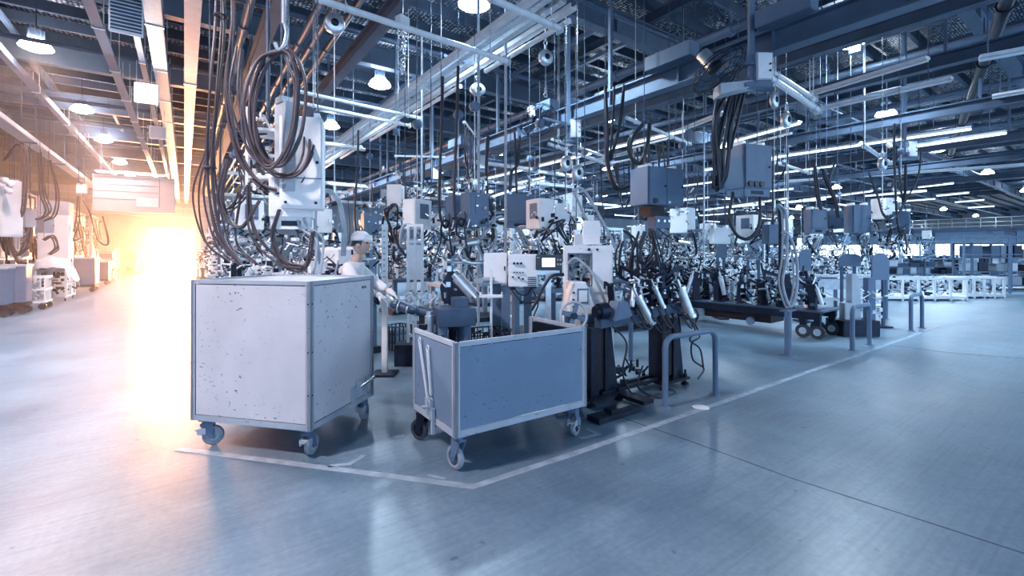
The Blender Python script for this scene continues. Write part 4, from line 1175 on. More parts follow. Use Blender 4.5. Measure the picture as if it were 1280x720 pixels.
cables('black cable bunch over the far pair of hanging boxes', 'cables', [[(1018, 208, 10.5), (1022, 240, 10.5), (1026, 262, 10.5)], [(1028, 210, 10.5), (1034, 228, 10.5), (1044, 250, 10.5), (1048, 272, 10.5)], [(1042, 206, 10.5), (1036, 230, 10.5), (1046, 262, 10.5)]], 3, 0.020, 0.04, 'cable_rubber', 21)
cables('dark hoses hanging on the weld jig by the bin', 'hose', [[(776, 300, 6.0), (770, 318, 6.0), (772, 340, 6.0), (785, 350, 6.0), (792, 330, 6.0), (790, 300, 6.0), (780, 288, 6.0)], [(806, 290, 6.0), (800, 320, 6.0), (812, 345, 6.0), (830, 352, 6.0)], [(815, 288, 6.0), (822, 320, 6.0), (830, 345, 6.0)], [(800, 290, 6.0), (790, 330, 6.0), (800, 350, 6.0)], [(812, 290, 6.1), (818, 310, 6.1), (806, 335, 6.1), (815, 352, 6.1)]], 3, 0.013, 0.04, 'cable_rubber', 22)
cables('black air hose running down behind the touch screen', 'hose', [[(705, 343, 5.1), (690, 345, 5.1), (680, 358, 5.1), (670, 378, 5.1), (664, 388, 5.1)]], 1, 0.020, 0.0, 'cable_rubber', 23)

# ================================================================== HANGING CONTROL BOXES
def hang_box(px0, py0, px1, py1, Z, m, label, d=0.3, rot=None, conn=3, slot=True, two=False, top=DECK, group='hanging control boxes', bare=False):
    c = P((px0 + px1) / 2, (py0 + py1) / 2, Z)
    w = (px1 - px0) / FPX * Z; h = (py1 - py0) / FPX * Z
    t = thing('hanging_control_box', label, 'control box', c, (-YAW if rot is None else rot), group)
    MB().box((0, 0, 0), (w, d, h)).build('enclosure', m, t, min(0.012, w * 0.03))
    n = 2 if two else 1
    if not bare:
        for k in range(n):
            ww = w * 0.95 / n
            dr = MB().box((-w * 0.475 + ww * (k + 0.5), -d / 2 - 0.006, 0), (ww * 0.985, 0.014, h * 0.94)).build('door', m, t, 0.003)
            MB().cyl((-w * 0.475 + ww * (k + 0.9), -d / 2 - 0.012, 0), (-w * 0.475 + ww * (k + 0.9), -d / 2 - 0.03, 0), 0.016, n=10).build('lock', 'dark_steel', dr)
    for k in range(conn):
        q = Vector((-w * 0.32 + k * 0.11, -d / 2 - 0.012, -h * 0.40))
        MB().cyl(q, q + Vector((0, -0.03, 0)), 0.045, n=14).build('connector', 'plastic_black', t)
    if slot:
        br = MB().b2((-w * 0.48, -d * 0.45, -h / 2 - 0.12), (w * 0.48, -d * 0.42, -h / 2)).b2((-w * 0.48, -d * 0.45, -h / 2 - 0.12), (-w * 0.45, d * 0.4, -h / 2)).b2((w * 0.45, -d * 0.45, -h / 2 - 0.12), (w * 0.48, d * 0.4, -h / 2)).build('bracket', m, t)
        MB().b2((-w * 0.22, -d * 0.462, -h / 2 - 0.085), (w * 0.22, -d * 0.45, -h / 2 - 0.03)).build('bracket_slot', 'dark_steel', br)
    for sx in (-0.35, 0.35):
        MB().box((sx * w, 0, h / 2 + 0.03), (0.06, d * 0.6, 0.06)).build('lifting_lug', 'galvanised', t)
        if top > c.z + h / 2:
            MB().cyl((sx * w, 0, h / 2 + 0.05), (sx * w, 0, top - c.z), 0.008, n=6).build('hanger_rod', 'purlin_steel', t)
    return t, c, w, h
hb1, c, w, h = hang_box(792, 212, 850, 258, 7.9, 'grey_paint', 'twin-door blue-grey hanging box with side switches by the guard hoop', 0.45, -YAW + 0.45, 1, False, True)
MB().box((w / 2 + 0.006, -0.05, 0.05), (0.012, 0.16, 0.20)).build('switch_plate', 'dark_steel', hb1)
for dz in (-0.1, -0.18, 0.17):
    MB().box((w / 2 + 0.006, -0.05, dz), (0.012, 0.10, 0.05)).build('label_plate', 'white_paint', hb1)
MB().box((0.06, -0.23, -h * 0.42), (0.05, 0.02, 0.04)).build('indicator', 'white_paint', hb1)
MB().box((-0.1, 0, -h / 2 - 0.10), (0.3, 0.25, 0.16)).build('transformer', 'rust_steel', hb1)
MB().box((0.0, -0.05, -h / 2 - 0.28), (0.34, 0.2, 0.2)).build('gun_block', 'grey_paint', hb1, 0.006)
for x in (-0.12, 0.02, 0.12):
    MB().cyl((x, -0.15, -h / 2 - 0.26), (x, -0.17, -h / 2 - 0.26), 0.025, n=10).build('socket', 'bright_steel', hb1)
hb2, c, w, h = hang_box(913, 184, 956, 238, 7.4, 'grey_paint', 'tall blue-grey hanging box with three round sockets below the fan', 0.42, -YAW + 0.32, 3, True, False)
for dz in (0.05, -0.05, -0.2):
    MB().box((w / 2 + 0.006, 0, dz), (0.012, 0.05, 0.05)).build('indicator', 'white_paint', hb2)
MB().b2((w / 2 - 0.01, -0.05, -h * 0.45), (w / 2 + 0.08, 0.16, h * 0.35)).build('side_cover', 'grey_paint', hb2, 0.006)
hang_box(633, 244, 667, 278, 8.9, 'grey_paint', 'square blue-grey hanging box over the control panels', 0.35, None, 0, True)
hang_box(1060, 257, 1083, 291, 10.6, 'grey_paint', 'flat grey hanging box near the third fan', 0.3, None, 0, False)
hang_box(1009, 262, 1028, 286, 10.8, 'grey_paint', 'small grey hanging box with low bracket beside the flat one', 0.3, None, 0, True)
hang_box(1030, 264, 1050, 286, 11.2, 'blue_steel', 'dark grey hanging box between the flat and small ones', 0.3, None, 1, False)
hang_box(690, 255, 710, 277, 8.2, 'white_paint', 'small tilted white hanging box over the touch screen', 0.2, -YAW + 0.3, 0, False)
hang_box(536, 268, 554, 283, 8.6, 'white_paint', 'small white hanging box over the welding head', 0.2, None, 0, False)
hang_box(503, 276, 524, 298, 8.4, 'grey_paint', 'grey hanging box beside the white ladder frame', 0.25, None, 0, False)
hang_box(889, 285, 910, 305, 10.0, 'white_paint', 'white hanging box under the cable bunch', 0.25, None, 0, False)
hang_box(841, 275, 856, 297, 10.2, 'grey_paint', 'narrow grey hanging box below the twin-door box', 0.25, None, 0, False)
hang_box(858, 274, 870, 297, 10.4, 'grey_paint', 'second narrow grey box next to the twin-door box', 0.25, None, 1, False)
hang_box(956, 281, 975, 305, 9.6, 'grey_paint', 'plain grey box behind the pale hose loop', 0.25, None, 0, False)
hang_box(718, 292, 733, 318, 7.6, 'white_paint', 'upright white box above the power cabinet', 0.2, None, 0, False)

# big white boxes over the tall cabinet
hb, c, w, h = hang_box(355, 150, 403, 262, 5.0, 'white_paint', 'tall white hanging cabinet behind the cable coil', 0.32, -YAW + 0.30, 0, False, False, DECK)
MB().box((0, -0.172, -0.17), (w * 0.96, 0.014, 0.010)).build('seam_strip', 'grey_paint', hb)
for sx in (-0.35, 0.35):
    MB().cyl((sx * w, -0.17, -h * 0.44), (sx * w, -0.19, -h * 0.44), 0.015, n=10).build('bolt', 'dark_steel', hb)
hb, c, w, h = hang_box(342, 226, 390, 274, 5.15, 'white_paint', 'lower white hanging box with slotted bottom under the tall one', 0.4, -YAW + 0.35, 0, True, False, 1)
hb, c, w, h = hang_box(350, 130, 362, 240, 4.85, 'frame_paint', 'narrow upright white plate beside the cable coil', 0.25, -YAW + 0.9, 0, False, False, DECK, bare=True)
c = P(335, 200, 5.1)
t = thing('equipment_rack', 'open white shelf frame of switch gear by the cable coil', 'rack', c, -YAW + 0.3)
for z in (-0.22, 0.02, 0.30):
    MB().box((0, 0, z), (0.36, 0.34, 0.03)).build('shelf', 'white_paint', t)
for x in (-0.17, 0.17):
    for y in (-0.16, 0.16):
        MB().box((x, y, 0.1), (0.03, 0.03, 0.85)).build('upright', 'white_paint', t)
MB().cyl((0, 0, 0.3), (0, 0, DECK - c.z), 0.02, n=8).build('hanger_rod', 'blue_steel', t)
o = rand_bits(MB(), random.Random(31), (-0.15, -0.14, -0.2), (0.15, 0.14, 0.5), 50, 0.02, 0.07).build('switch_gear', 'cable_brown', t); o['kind'] = 'stuff'
o = rand_bits(MB(), random.Random(32), (-0.15, -0.14, -0.2), (0.15, 0.14, 0.5), 40, 0.02, 0.06).build('fitting', 'white_paint', t); o['kind'] = 'stuff'
for k, (px, py) in enumerate(((372, 275), (380, 272))):
    cc = P(px, py, 5.0); dd = P(px + 22, 340, 5.0)
    tt = MB().tube(spl([cc, P(px + 4, py + 10, 5.0), P(px + 22, py + 24, 5.0), P(px + 24, 310, 5.0), P(px + 20, 345, 5.0)], 6), 0.014, 8).build('bent_conduit', 'frame_paint')
    tag(tt, ('outer' if k else 'inner') + ' white bent conduit going down behind the tall cabinet', 'conduit')

# balancers and hoists on their ropes
def balancer(px, py, Z, rope_to, label, s=1.0, up=4.6, end='hook'):
    c = P(px, py, Z)
    t = thing('spring_balancer', label, 'balancer', c, -YAW + 0.5, 'spring balancers on ropes')
    MB().lathe([(0.0, -0.055), (0.10, -0.055), (0.125, -0.035), (0.125, 0.035), (0.10, 0.055), (0.0, 0.055)], (0, 0, 0), (0, 1, 0), 22).build('drum', 'galvanised', t)
    MB().lathe([(0.0, -0.075), (0.04, -0.075), (0.05, -0.055)], (0, 0, 0), (0, 1, 0), 14).build('drum_cap', 'dark_steel', t)
    MB().box((0, 0, 0.15), (0.03, 0.05, 0.12)).ring((0, 0, 0.24), (0, 1, 0), 0.035, 0.010, 14, 6).cyl((0, 0, 0.26), (0, 0, max(0.3, DECK - c.z)), 0.006, n=6).build('top_hook', 'bright_steel', t)
    e = P(px, rope_to, Z)
    MB().cyl((0.0, 0, -0.10), (0, 0, e.z - c.z), 0.006, n=6).build('rope', 'galvanised', t)
    MB().cyl((0, 0, e.z - c.z - 0.12), (0, 0, e.z - c.z), 0.022, n=10).ring((0, 0, e.z - c.z - 0.15), (0, 1, 0), 0.032, 0.009, 12, 5).build('rope_hook', 'bright_steel', t)
    t.scale = (s, s, 1) if s != 1 else (1, 1, 1)
    return t
balancer(418, 30, 5.9, 232, 'round balancer on the long silver rail with a rope to the fat hose', 1.0, 4.6)
balancer(597, 112, 9.5, 285, 'balancer on a rope in front of the long beam', 1.3, 4.7)
balancer(682, 72, 7.6, 108, 'small balancer hung near the silver lighting track end', 1.0, 5.0)
balancer(708, 204, 7.5, 250, 'round pulley over the tilted white hanging box', 0.8, 4.5)
balancer(722, 216, 7.5, 232, 'second round pulley where the pale hoses start', 0.8, 4.5)
balancer(968, 125, 7.2, 250, 'balancer on a chain by the tall hanging box', 0.7, 4.4)
balancer(983, 150, 7.4, 250, 'square hoist on a rope beside the tall hanging box', 0.8, 4.4)
balancer(1103, 205, 8.8, 250, 'balancer beside the third fan cables', 0.9, 4.4)
# chain cluster near the lamp by the track
c = P(503, 62, 7.0)
t = thing('chain_hoist', 'bunched silver chain hoist hanging beside the bright lamp', 'hoist', c, 0.3)
b = MB(); cr = random.Random(4)
for k in range(26):
    z = 0.32 - k * 0.027
    b.ring((cr.uniform(-.05, .05), cr.uniform(-.05, .05), z), (cr.uniform(-1, 1), cr.uniform(-1, 1), 0.3), 0.032, 0.009, 10, 5)
o = b.build('chain', 'bright_steel', t); o['kind'] = 'stuff'
MB().box((0, 0, 0.42), (0.18, 0.14, 0.16)).build('hoist_body', 'white_paint', t, 0.01)
MB().cyl((0, 0, 0.5), (0, 0, UPZ - c.z), 0.012, n=6).build('hanger_rod', 'blue_steel', t)
c = P(355, 30, 4.4)
t = thing('cable_hook', 'twisted rope and hook carrying the big cable coil', 'hook', c)
MB().cyl((0, 0, 0), (0, 0, 5.45 - c.z), 0.02, n=8).build('rope', 'hose_grey', t)
MB().tube(spl([(0, 0, 0.02), (0.02, 0, -0.08), (0.0, 0, -0.2), (-0.05, 0, -0.26), (-0.08, 0, -0.2)], 5), 0.018, 8).build('hook', 'galvanised', t)

# lit and louvred panels hung on the tray over the aisle
def aisle_panel(y, z, w, h, label, m, louvre=False, x=-1.25, rot=0.0):
    t = thing('hanging_sign', label, 'panel', (x, y, z), rot)
    MB().box((0, 0, 0), (w, 0.05, h)).build('panel_body', 'white_paint', t, 0.004)
    MB().box((0, -0.03, 0), (w * 0.9, 0.01, h * 0.88)).build('panel_face', m, t)
    if louvre:
        b = MB()
        for k in range(11):
            b.box((0, -0.04, -h * 0.40 + k * h * 0.08), (w * 0.9, 0.02, 0.012))
        b.build('louvre', 'white_paint', t)
    for sx in (-0.4, 0.4):
        MB().cyl((sx * w, 0, h / 2), (sx * w, 0, max(h / 2 + 0.05, 5.58 - z)), 0.008, n=6).build('hanger_rod', 'galvanised', t)
    return t
q = P(183, 117, 9.6); aisle_panel(q.y, q.z, 0.40, 0.42, 'small glowing white panel hung under the aisle tray', 'lamp_warm', x=q.x, rot=-0.1)
q = P(197, 166, 12.5); aisle_panel(q.y, q.z, 0.36, 0.34, 'small unlit white panel behind the glowing one', 'board_face', x=q.x)
q = P(158, 15, 7.2); aisle_panel(q.y, q.z, 0.42, 0.70, 'louvred grey panel at the top over the aisle', 'blue_steel', True, x=q.x, rot=0.0)
# wide board across the aisle with a tube lamp on top
c = P(169, 243, 21.0)
t = thing('notice_board', 'wide blank board with a tube lamp hung across the aisle', 'board', c, -0.12)
W_, H_ = 2.95, 1.65
MB().box((0, 0, 0), (W_, 0.1, H_)).build('board_panel', 'board_face', t, 0.01)
for z in (-0.25, 0.10, 0.40):
    MB().box((-0.3, -0.053, z), (2.3, 0.012, 0.02)).build('board_line', 'grey_paint', t)
MB().box((0.9, -0.053, 0.1), (0.02, 0.012, 1.35)).build('board_line', 'grey_paint', t)
MB().box((0.45, -0.055, -0.35), (0.8, 0.012, 0.4)).build('board_card', 'white_paint', t)
MB().box((-0.1, -0.16, H_ / 2 + 0.12), (2.5, 0.14, 0.06)).build('lamp_housing', 'white_paint', t)
MB().cyl((-1.3, -0.16, H_ / 2 + 0.07), (1.1, -0.16, H_ / 2 + 0.07), 0.03, n=8).build('lamp_tube', 'tube_lit', t)
for x in (-1.2, 1.2):
    MB().cyl((x, 0, H_ / 2), (x, 0, UPZ - c.z), 0.02, n=6).build('hanger_rod', 'grey_paint', t)
# ================================================================== JIG TROLLEY LINE ON THE RIGHT
a0 = Vector((9.45, 3.55, 0))
t = thing('jig_trolley', 'long dark jig trolley on twin wheels loaded with clamps', 'machine', a0, R(2))
LEN = 3.6
b = MB(); b.box((0, LEN / 2, 0.42), (0.10, LEN, 0.14)).box((0.75, LEN / 2, 0.42), (0.10, LEN, 0.14)).build('side_beam', 'dark_steel', t, 0.006)
MB().box((0.375, LEN / 2, 0.505), (0.86, LEN + 0.1, 0.03)).build('bed_plate', 'blue_steel', t, 0.006)
MB().box((0.375, 1.6, 0.26), (0.6, 1.4, 0.16)).build('drive_case', 'rust_steel', t)
for k in range(5):
    MB().box((0.375, 0.2 + k * 0.8, 0.42), (0.7, 0.06, 0.10)).build('cross_member', 'dark_steel', t)
for y in (0.06, 0.30, LEN - 0.3, LEN - 0.06):
    for x in (0.02, 0.73):
        w_ = MB().cyl((x - 0.03, y, 0.125), (x + 0.03, y, 0.125), 0.125, n=22).build('wheel', 'rubber', t)
        MB().cyl((x - 0.036, y, 0.125), (x + 0.036, y, 0.125), 0.065, n=16).build('hub', 'galvanised', w_)
        MB().box((x, y, 0.30), (0.08, 0.10, 0.12)).build('wheel_bracket', 'dark_steel', t)
MB().cyl((-0.05, 1.25, 0.20), (0.0, 1.25, 0.20), 0.08, n=16).build('motor', 'grey_paint', t)
jr = random.Random(41)
for k in range(15):
    clamp(t, (0.10 + 0.55 * (k % 2) + jr.uniform(-.05, .05), 0.15 + k * 0.235, 0.52), jr.uniform(0, 6), jr.uniform(1.3, 2.2))
for k in range(8):
    y = 0.3 + 0.43 * k
    MB().prism([(-0.10, 0.52), (0.10, 0.52), (0.05, 0.95 + 0.2 * jr.random()), (-0.05, 0.95)], (0.2 + 0.3 * jr.random(), y, 0), (0.3, 1, 0), (0, 0, 1), 0.05).build('riser', 'dark_steel', t)
for q, (m, n_) in enumerate((('dark_steel', 260), ('galvanised', 120), ('blue_steel', 80))):
    o = rand_bits(MB(), random.Random(50 + q), (0.05, 0.1, 0.54), (0.72, LEN - 0.1, 1.22), n_, 0.02, 0.09).build('tooling', m, t); o['kind'] = 'stuff'
for y in (0.9, 1.9, 2.7):
    MB().box((0.5, y, 0.85), (0.05, 0.05, 0.7)).box((0.42, y, 1.20), (0.22, 0.05, 0.05)).build('frame_post', 'white_paint', t)
c = P(1062, 380, 8.9)
t = thing('bracket_column', 'pale notched bracket column on a dark base by the trolley', 'machine', (c.x, c.y, 0), -YAW)
MB().prism([(-0.15, 0.30), (0.16, 0.30), (0.16, 1.02), (0.08, 1.18), (-0.02, 1.18), (-0.02, 0.62), (-0.15, 0.62)], (0, 0, 0), (1, 0, 0), (0, 0, 1), 0.16).build('bracket', 'frame_paint', t, 0.008)
MB().box((0.05, 0, 0.15), (0.7, 0.5, 0.30)).build('base', 'dark_steel', t, 0.01)
MB().box((0.42, 0.05, 0.55), (0.14, 0.14, 1.1)).build('post', 'grey_paint', t)
o = rand_bits(MB(), random.Random(61), (0.2, -0.2, 0.3), (0.6, 0.2, 0.9), 30, 0.02, 0.07).build('fitting', 'galvanised', t); o['kind'] = 'stuff'

# rounded grey weld shields
def shield(label, px, py, Z, w, h, group='rounded grey weld shields', m='grey_paint'):
    c = P(px, py, Z)
    t = thing('weld_shield', label, 'shield', (c.x, c.y, 0), -YAW, group)
    poly = [(-w / 2, -h / 2), (w / 2, -h / 2), (w / 2, h * 0.2)] + [(w / 2 * math.cos(a * math.pi / 8), h * 0.2 + h * 0.3 * math.sin(a * math.pi / 8)) for a in range(1, 8)] + [(-w / 2, h * 0.2)]
    MB().prism(poly, (0, 0, c.z), (1, 0, 0), (0, 0, 1), 0.04).build('plate', m, t)
    for x in (-w * 0.3, w * 0.3):
        MB().box((x, 0.05, (c.z) / 2), (0.05, 0.05, c.z)).build('leg', 'blue_steel', t)
    MB().box((0, 0.05, 0.015), (w * 0.9, 0.4, 0.03)).build('foot', 'dark_steel', t)
    MB().ring((0, 0, c.z + h * 0.5), (0, 1, 0), w * 0.25, 0.015, 14, 6).build('lifting_ring', 'galvanised', t)
shield('rounded grey shield standing past the bracket column', 1100, 333, 9.8, 0.36, 0.58)
shield('rounded grey shield behind the flat far hanging box', 1006, 325, 10.5, 0.27, 0.5)
shield('small rounded grey shield under the white hanging box', 902, 313, 11.0, 0.25, 0.36)
shield('wide rounded grey shield behind the trolley', 943, 312, 11.5, 0.45, 0.5)
shield('dome-shaped grey shield left of the bracket column', 1062, 325, 10.8, 0.5, 0.3)

# ================================================================== WHITE CRATES, RACKS ON THE RIGHT
def stillage(label, px, py, L, Dp, h, rot, bays, m='white_paint', group='white stillages on the open floor', seed=1):
    c = G(px, py)
    t = thing('stillage', label, 'crate', (c.x, c.y, 0), rot, group)
    for z in (0.10, h):
        for y in (0, Dp):
            MB().box((L / 2, y, z), (L, 0.06, 0.07)).build('long_rail', m, t)
        for x in (0, L):
            MB().box((x, Dp / 2, z), (0.06, Dp, 0.07)).build('short_rail', m, t)
    for k in range(bays + 1):
        for y in (0, Dp):
            MB().box((L * k / bays, y, h / 2), (0.06, 0.06, h)).build('upright', m, t)
    MB().box((L / 2, Dp / 2, 0.14), (L, Dp, 0.03)).build('floor_plate', m, t)
    o = rand_bits(MB(), random.Random(seed), (0.1, 0.08, 0.2), (L - 0.1, Dp - 0.08, h * 0.85), int(26 * L), 0.04, 0.13).build('parts_load', 'hose_grey', t); o['kind'] = 'stuff'
    o = rand_bits(MB(), random.Random(seed + 9), (0.1, 0.08, 0.2), (L - 0.1, Dp - 0.08, h * 0.85), int(16 * L), 0.04, 0.12).build('parts_load', 'dark_steel', t); o['kind'] = 'stuff'
    return t
stillage('long white open stillage of parts on the far floor', 1108, 376, 2.6, 1.0, 0.72, R(-36), 5, seed=2)
stillage('short white stillage with a solid end by the long one', 1190, 371, 1.0, 0.9, 0.62, R(-30), 2, seed=3)
stillage('white four-bay stillage nearest the dark racks', 1205, 373, 1.45, 0.8, 0.70, R(-33), 4, seed=4)

def rack(label, loc, rot, L, h, lv, seed, group, m='beam_paint', boxm=('hose_grey', 'grey_paint', 'dark_steel', 'white_paint'), dpt=0.8):
    rr = random.Random(seed)
    t = thing('storage_rack', label, 'rack', loc, rot, group)
    n = max(2, int(L / 1.4) + 1)
    for k in range(n):
        for y in (0, dpt):
            MB().box((L * k / (n - 1), y, h / 2), (0.07, 0.07, h)).build('upright', m, t)
    for k in range(lv):
        z = 0.15 + k * (h - 0.2) / max(1, lv - 1)
        sh = MB().box((L / 2, dpt / 2, z), (L, dpt, 0.05)).build('shelf', m, t)
        if k < lv - 1:
            gap = (h - 0.2) / max(1, lv - 1)
            x = 0.1
            while x < L - 0.4:
                w = rr.uniform(0.25, 0.55); hh = gap * rr.uniform(0.4, 0.85)
                if rr.random() < 0.85:
                    MB().box((x + w / 2, dpt / 2, z + 0.03 + hh / 2), (w * 0.9, dpt * 0.7, hh)).build('stored_bin', rr.choice(boxm), sh, 0.01)
                x += w
    return t
rk = 'parts racks before the window wall'
for k, (px, Z, rot, L, h, lab) in enumerate(((1215, 19.5, -34, 3.4, 2.0, 'dark parts rack just behind the four-bay stillage'), (1180, 24, -34, 4.5, 1.45, 'parts rack beyond the short stillage'), (1110, 22, -34, 3.6, 1.3, 'parts rack beyond the long stillage'),
                                         (1085, 30, -34, 6, 1.4, 'far long rack below the window band by the walkway column'), (1230, 30, -34, 7, 1.5, 'far long rack under the railing at the frame edge'), (1130, 37, -34, 8, 1.3, 'farthest rack row against the bright windows'))):
    c = A(px, Z, 0)
    rack(lab, c, R(rot), L, h, 4, 70 + k, rk)
# light posts of an open frame among them
for k, (px, Z) in enumerate(((1205, 17.5), (1262, 18.5), (1150, 26))):
    c = A(px, Z, 0)
    t = thing('portal_frame', 'thin pale portal frame among the parts racks, ' + ('beside the four-bay stillage', 'at the frame edge', 'beyond the others')[k], 'frame', c, R(-34))
    for x in (0, 1.8):
        MB().box((x, 0, 1.1), (0.06, 0.06, 2.2)).build('post', 'grey_paint', t)
    MB().box((0.9, 0, 2.2), (1.9, 0.06, 0.07)).build('lintel_bar', 'grey_paint', t)
    MB().box((0.9, 0, 1.5), (1.8, 0.04, 0.04)).build('cross_bar', 'grey_paint', t)

# benches behind the trolley
for k, (px0, Z, L, lab) in enumerate(((835, 12.6, 2.2, 'long pale workbench behind the weld jig'), (900, 15.2, 3.0, 'long pale workbench behind the dark trolley'), (1005, 13.2, 2.2, 'long pale workbench beyond the bracket column'))):
    c = A(px0, Z, 0)
    t = thing('work_bench', lab, 'bench', c, -YAW)
    MB().box((L / 2, 0, 0.92), (L, 0.7, 0.06)).build('bench_top', 'frame_paint', t, 0.006)
    MB().box((L / 2, -0.3, 0.70), (L, 0.03, 0.30)).build('apron', 'hose_grey', t)
    for x in (0.1, L / 2, L - 0.1):
        for y in (-0.28, 0.28):
            MB().box((x, y, 0.45), (0.07, 0.07, 0.9)).build('leg', 'grey_paint', t)
    MB().box((L / 2, 0.0, 0.25), (L - 0.2, 0.6, 0.04)).build('lower_shelf', 'hose_grey', t)
    o = rand_bits(MB(), random.Random(80 + k), (0.1, -0.28, 0.98), (L - 0.1, 0.3, 1.35), 70, 0.03, 0.10).build('bench_clutter', 'galvanised', t); o['kind'] = 'stuff'
    o = rand_bits(MB(), random.Random(90 + k), (0.1, -0.28, 0.98), (L - 0.1, 0.3, 1.3), 50, 0.03, 0.10).build('bench_clutter', 'dark_steel', t); o['kind'] = 'stuff'

# ================================================================== STATIONS THAT FILL THE BAYS
def proto_station(seed, m1='dark_steel', m2='grey_paint', hgt=1.6):
    r = random.Random(seed)
    t = thing('weld_station', 'station', 'machine')
    MB().b2((-0.8, -0.45, 0.0), (0.8, 0.45, 0.10)).build('base_plate', 'dark_steel', t)
    for x in (-0.7, 0.7):
        for y in (-0.35, 0.35):
            MB().box((x, y, 0.45), (0.10, 0.10, 0.8)).build('leg', m2, t)
    MB().box((0, 0, 0.86), (1.6, 0.9, 0.08)).build('table', m2, t)
    for k in range(6):
        x = -0.65 + 0.26 * k; y = r.uniform(-0.3, 0.3); hh = r.uniform(0.3, hgt - 0.95)
        MB().box((x, y, 0.9 + hh / 2), (0.08, 0.08, hh)).bar((x, y, 0.9 + hh), (x + r.uniform(-.2, .2), y - 0.2, 0.9 + hh + 0.05), 0.05).build('riser', m1 if k % 2 else 'white_paint', t)
    for k in range(3):
        x = r.uniform(-0.6, 0.6); z = r.uniform(1.0, hgt)
        MB().box((x, -0.38, z), (r.uniform(0.14, 0.3), 0.12, r.uniform(0.15, 0.32))).build('terminal_box', r.choice(('white_paint', 'white_paint', 'grey_paint')), t, 0.006)
    for m, n in (('white_paint', 46), ('bright_steel', 46), ('dark_steel', 70), ('blue_steel', 30)):
        o = rand_bits(MB(), r, (-0.8, -0.45, 0.9), (0.8, 0.45, hgt + 0.25), n, 0.018, 0.085).build('tooling', m, t); o['kind'] = 'stuff'
    for k in range(6):
        x = r.uniform(-0.7, 0.7); y = -0.42
        pts = [(x, y, r.uniform(1.2, hgt)), (x + r.uniform(-.25, .25), y - 0.06, r.uniform(0.7, 1.1)), (x + r.uniform(-.4, .4), y - 0.03, r.uniform(0.4, 0.9)), (x + r.uniform(-.3, .3), y, r.uniform(0.9, 1.3))]
        MB().tube(spl(pts, 6), r.uniform(0.010, 0.022), 6).build('hose', r.choice(('cable_rubber', 'hose_grey')), t)
    return t
def proto_gun(seed):
    """weld gun hung from the rail with transformer, yoke and hose loops; origin at floor below, hung to 4.4"""
    r = random.Random(seed)
    t = thing('hanging_weld_gun', 'gun', 'weld gun')
    zt = r.uniform(2.2, 2.8)
    MB().cyl((0, 0, zt + 0.3), (0, 0, 4.45), 0.006, n=5).build('rope', 'galvanised', t)
    MB().cyl((0, 0, 4.44), (0, 0, 7.69), 0.005, n=4).build('hanger_rod', 'purlin_steel', t)
    MB().lathe([(0, -0.05), (0.07, -0.05), (0.08, 0), (0.07, 0.05), (0, 0.05)], (0, 0, 3.95 + r.uniform(-.3, .2)), (0, 1, 0), 16).build('balancer', 'grey_paint', t)
    MB().box((0, 0, zt), (0.34 + 0.1 * r.random(), 0.28, 0.5)).build('transformer', r.choice(('grey_paint', 'white_paint', 'grey_paint', 'blue_steel')), t, 0.01)
    MB().box((0.02, -0.145, zt + 0.05), (0.2, 0.012, 0.25)).build('cover', r.choice(('white_paint', 'grey_paint')), t)
    zg = r.uniform(1.25, 1.5)
    y_ = MB().tube(spl([(-0.2, 0, zg + 0.28), (-0.28, 0, zg + 0.1), (-0.1, 0, zg), (0.2, 0, zg + 0.02), (0.3, 0, zg + 0.16), (0.25, 0, zg + 0.3)], 5), 0.03, 7).build('gun_yoke', r.choice(('dark_steel', 'bright_steel')), t)
    MB().cyl((-0.2, 0, zg + 0.28), (0.05, 0, zg + 0.32), 0.06, n=12).build('air_cylinder', 'galvanised', y_)
    for k in range(7):
        s = r.choice((-1, 1)); a = r.uniform(0.15, 0.5); dz = r.uniform(0.2, 0.9)
        pts = [(0.1 * s, r.uniform(-.1, .1), zt - 0.2), (a * s, r.uniform(-.2, .2), zt - dz * 0.4), (a * 0.8 * s, r.uniform(-.2, .2), zt - dz), (0.05 * s, 0, zg + 0.3)]
        MB().tube(spl(pts, 6), r.uniform(0.012, 0.026), 6).build('hose', r.choice(('cable_rubber', 'cable_rubber', 'hose_grey')), t)
    for k in range(1 if seed % 2 else 0):
        s = r.choice((-1, 1)); a = r.uniform(0.1, 0.45)
        pts = [(s * a, 0.1, 4.4), (s * a * 1.1, 0.1, 3.6), (s * (a + 0.1), 0.05, zt + 0.1), (s * (a + 0.02), 0.0, zt - 0.25), (s * 0.15, 0, zt - 0.1)]
        MB().tube(spl(pts, 6), r.uniform(0.012, 0.024), 6).build('supply_cable', 'cable_rubber', t)
    o = rand_bits(MB(), r, (-0.3, -0.2, zg), (0.3, 0.2, zt + 0.6), 40, 0.018, 0.07).build('fitting', 'bright_steel', t); o['kind'] = 'stuff'
    o = rand_bits(MB(), r, (-0.3, -0.2, zg), (0.3, 0.2, zt), 30, 0.018, 0.07).build('fitting', 'dark_steel', t); o['kind'] = 'stuff'
    return t
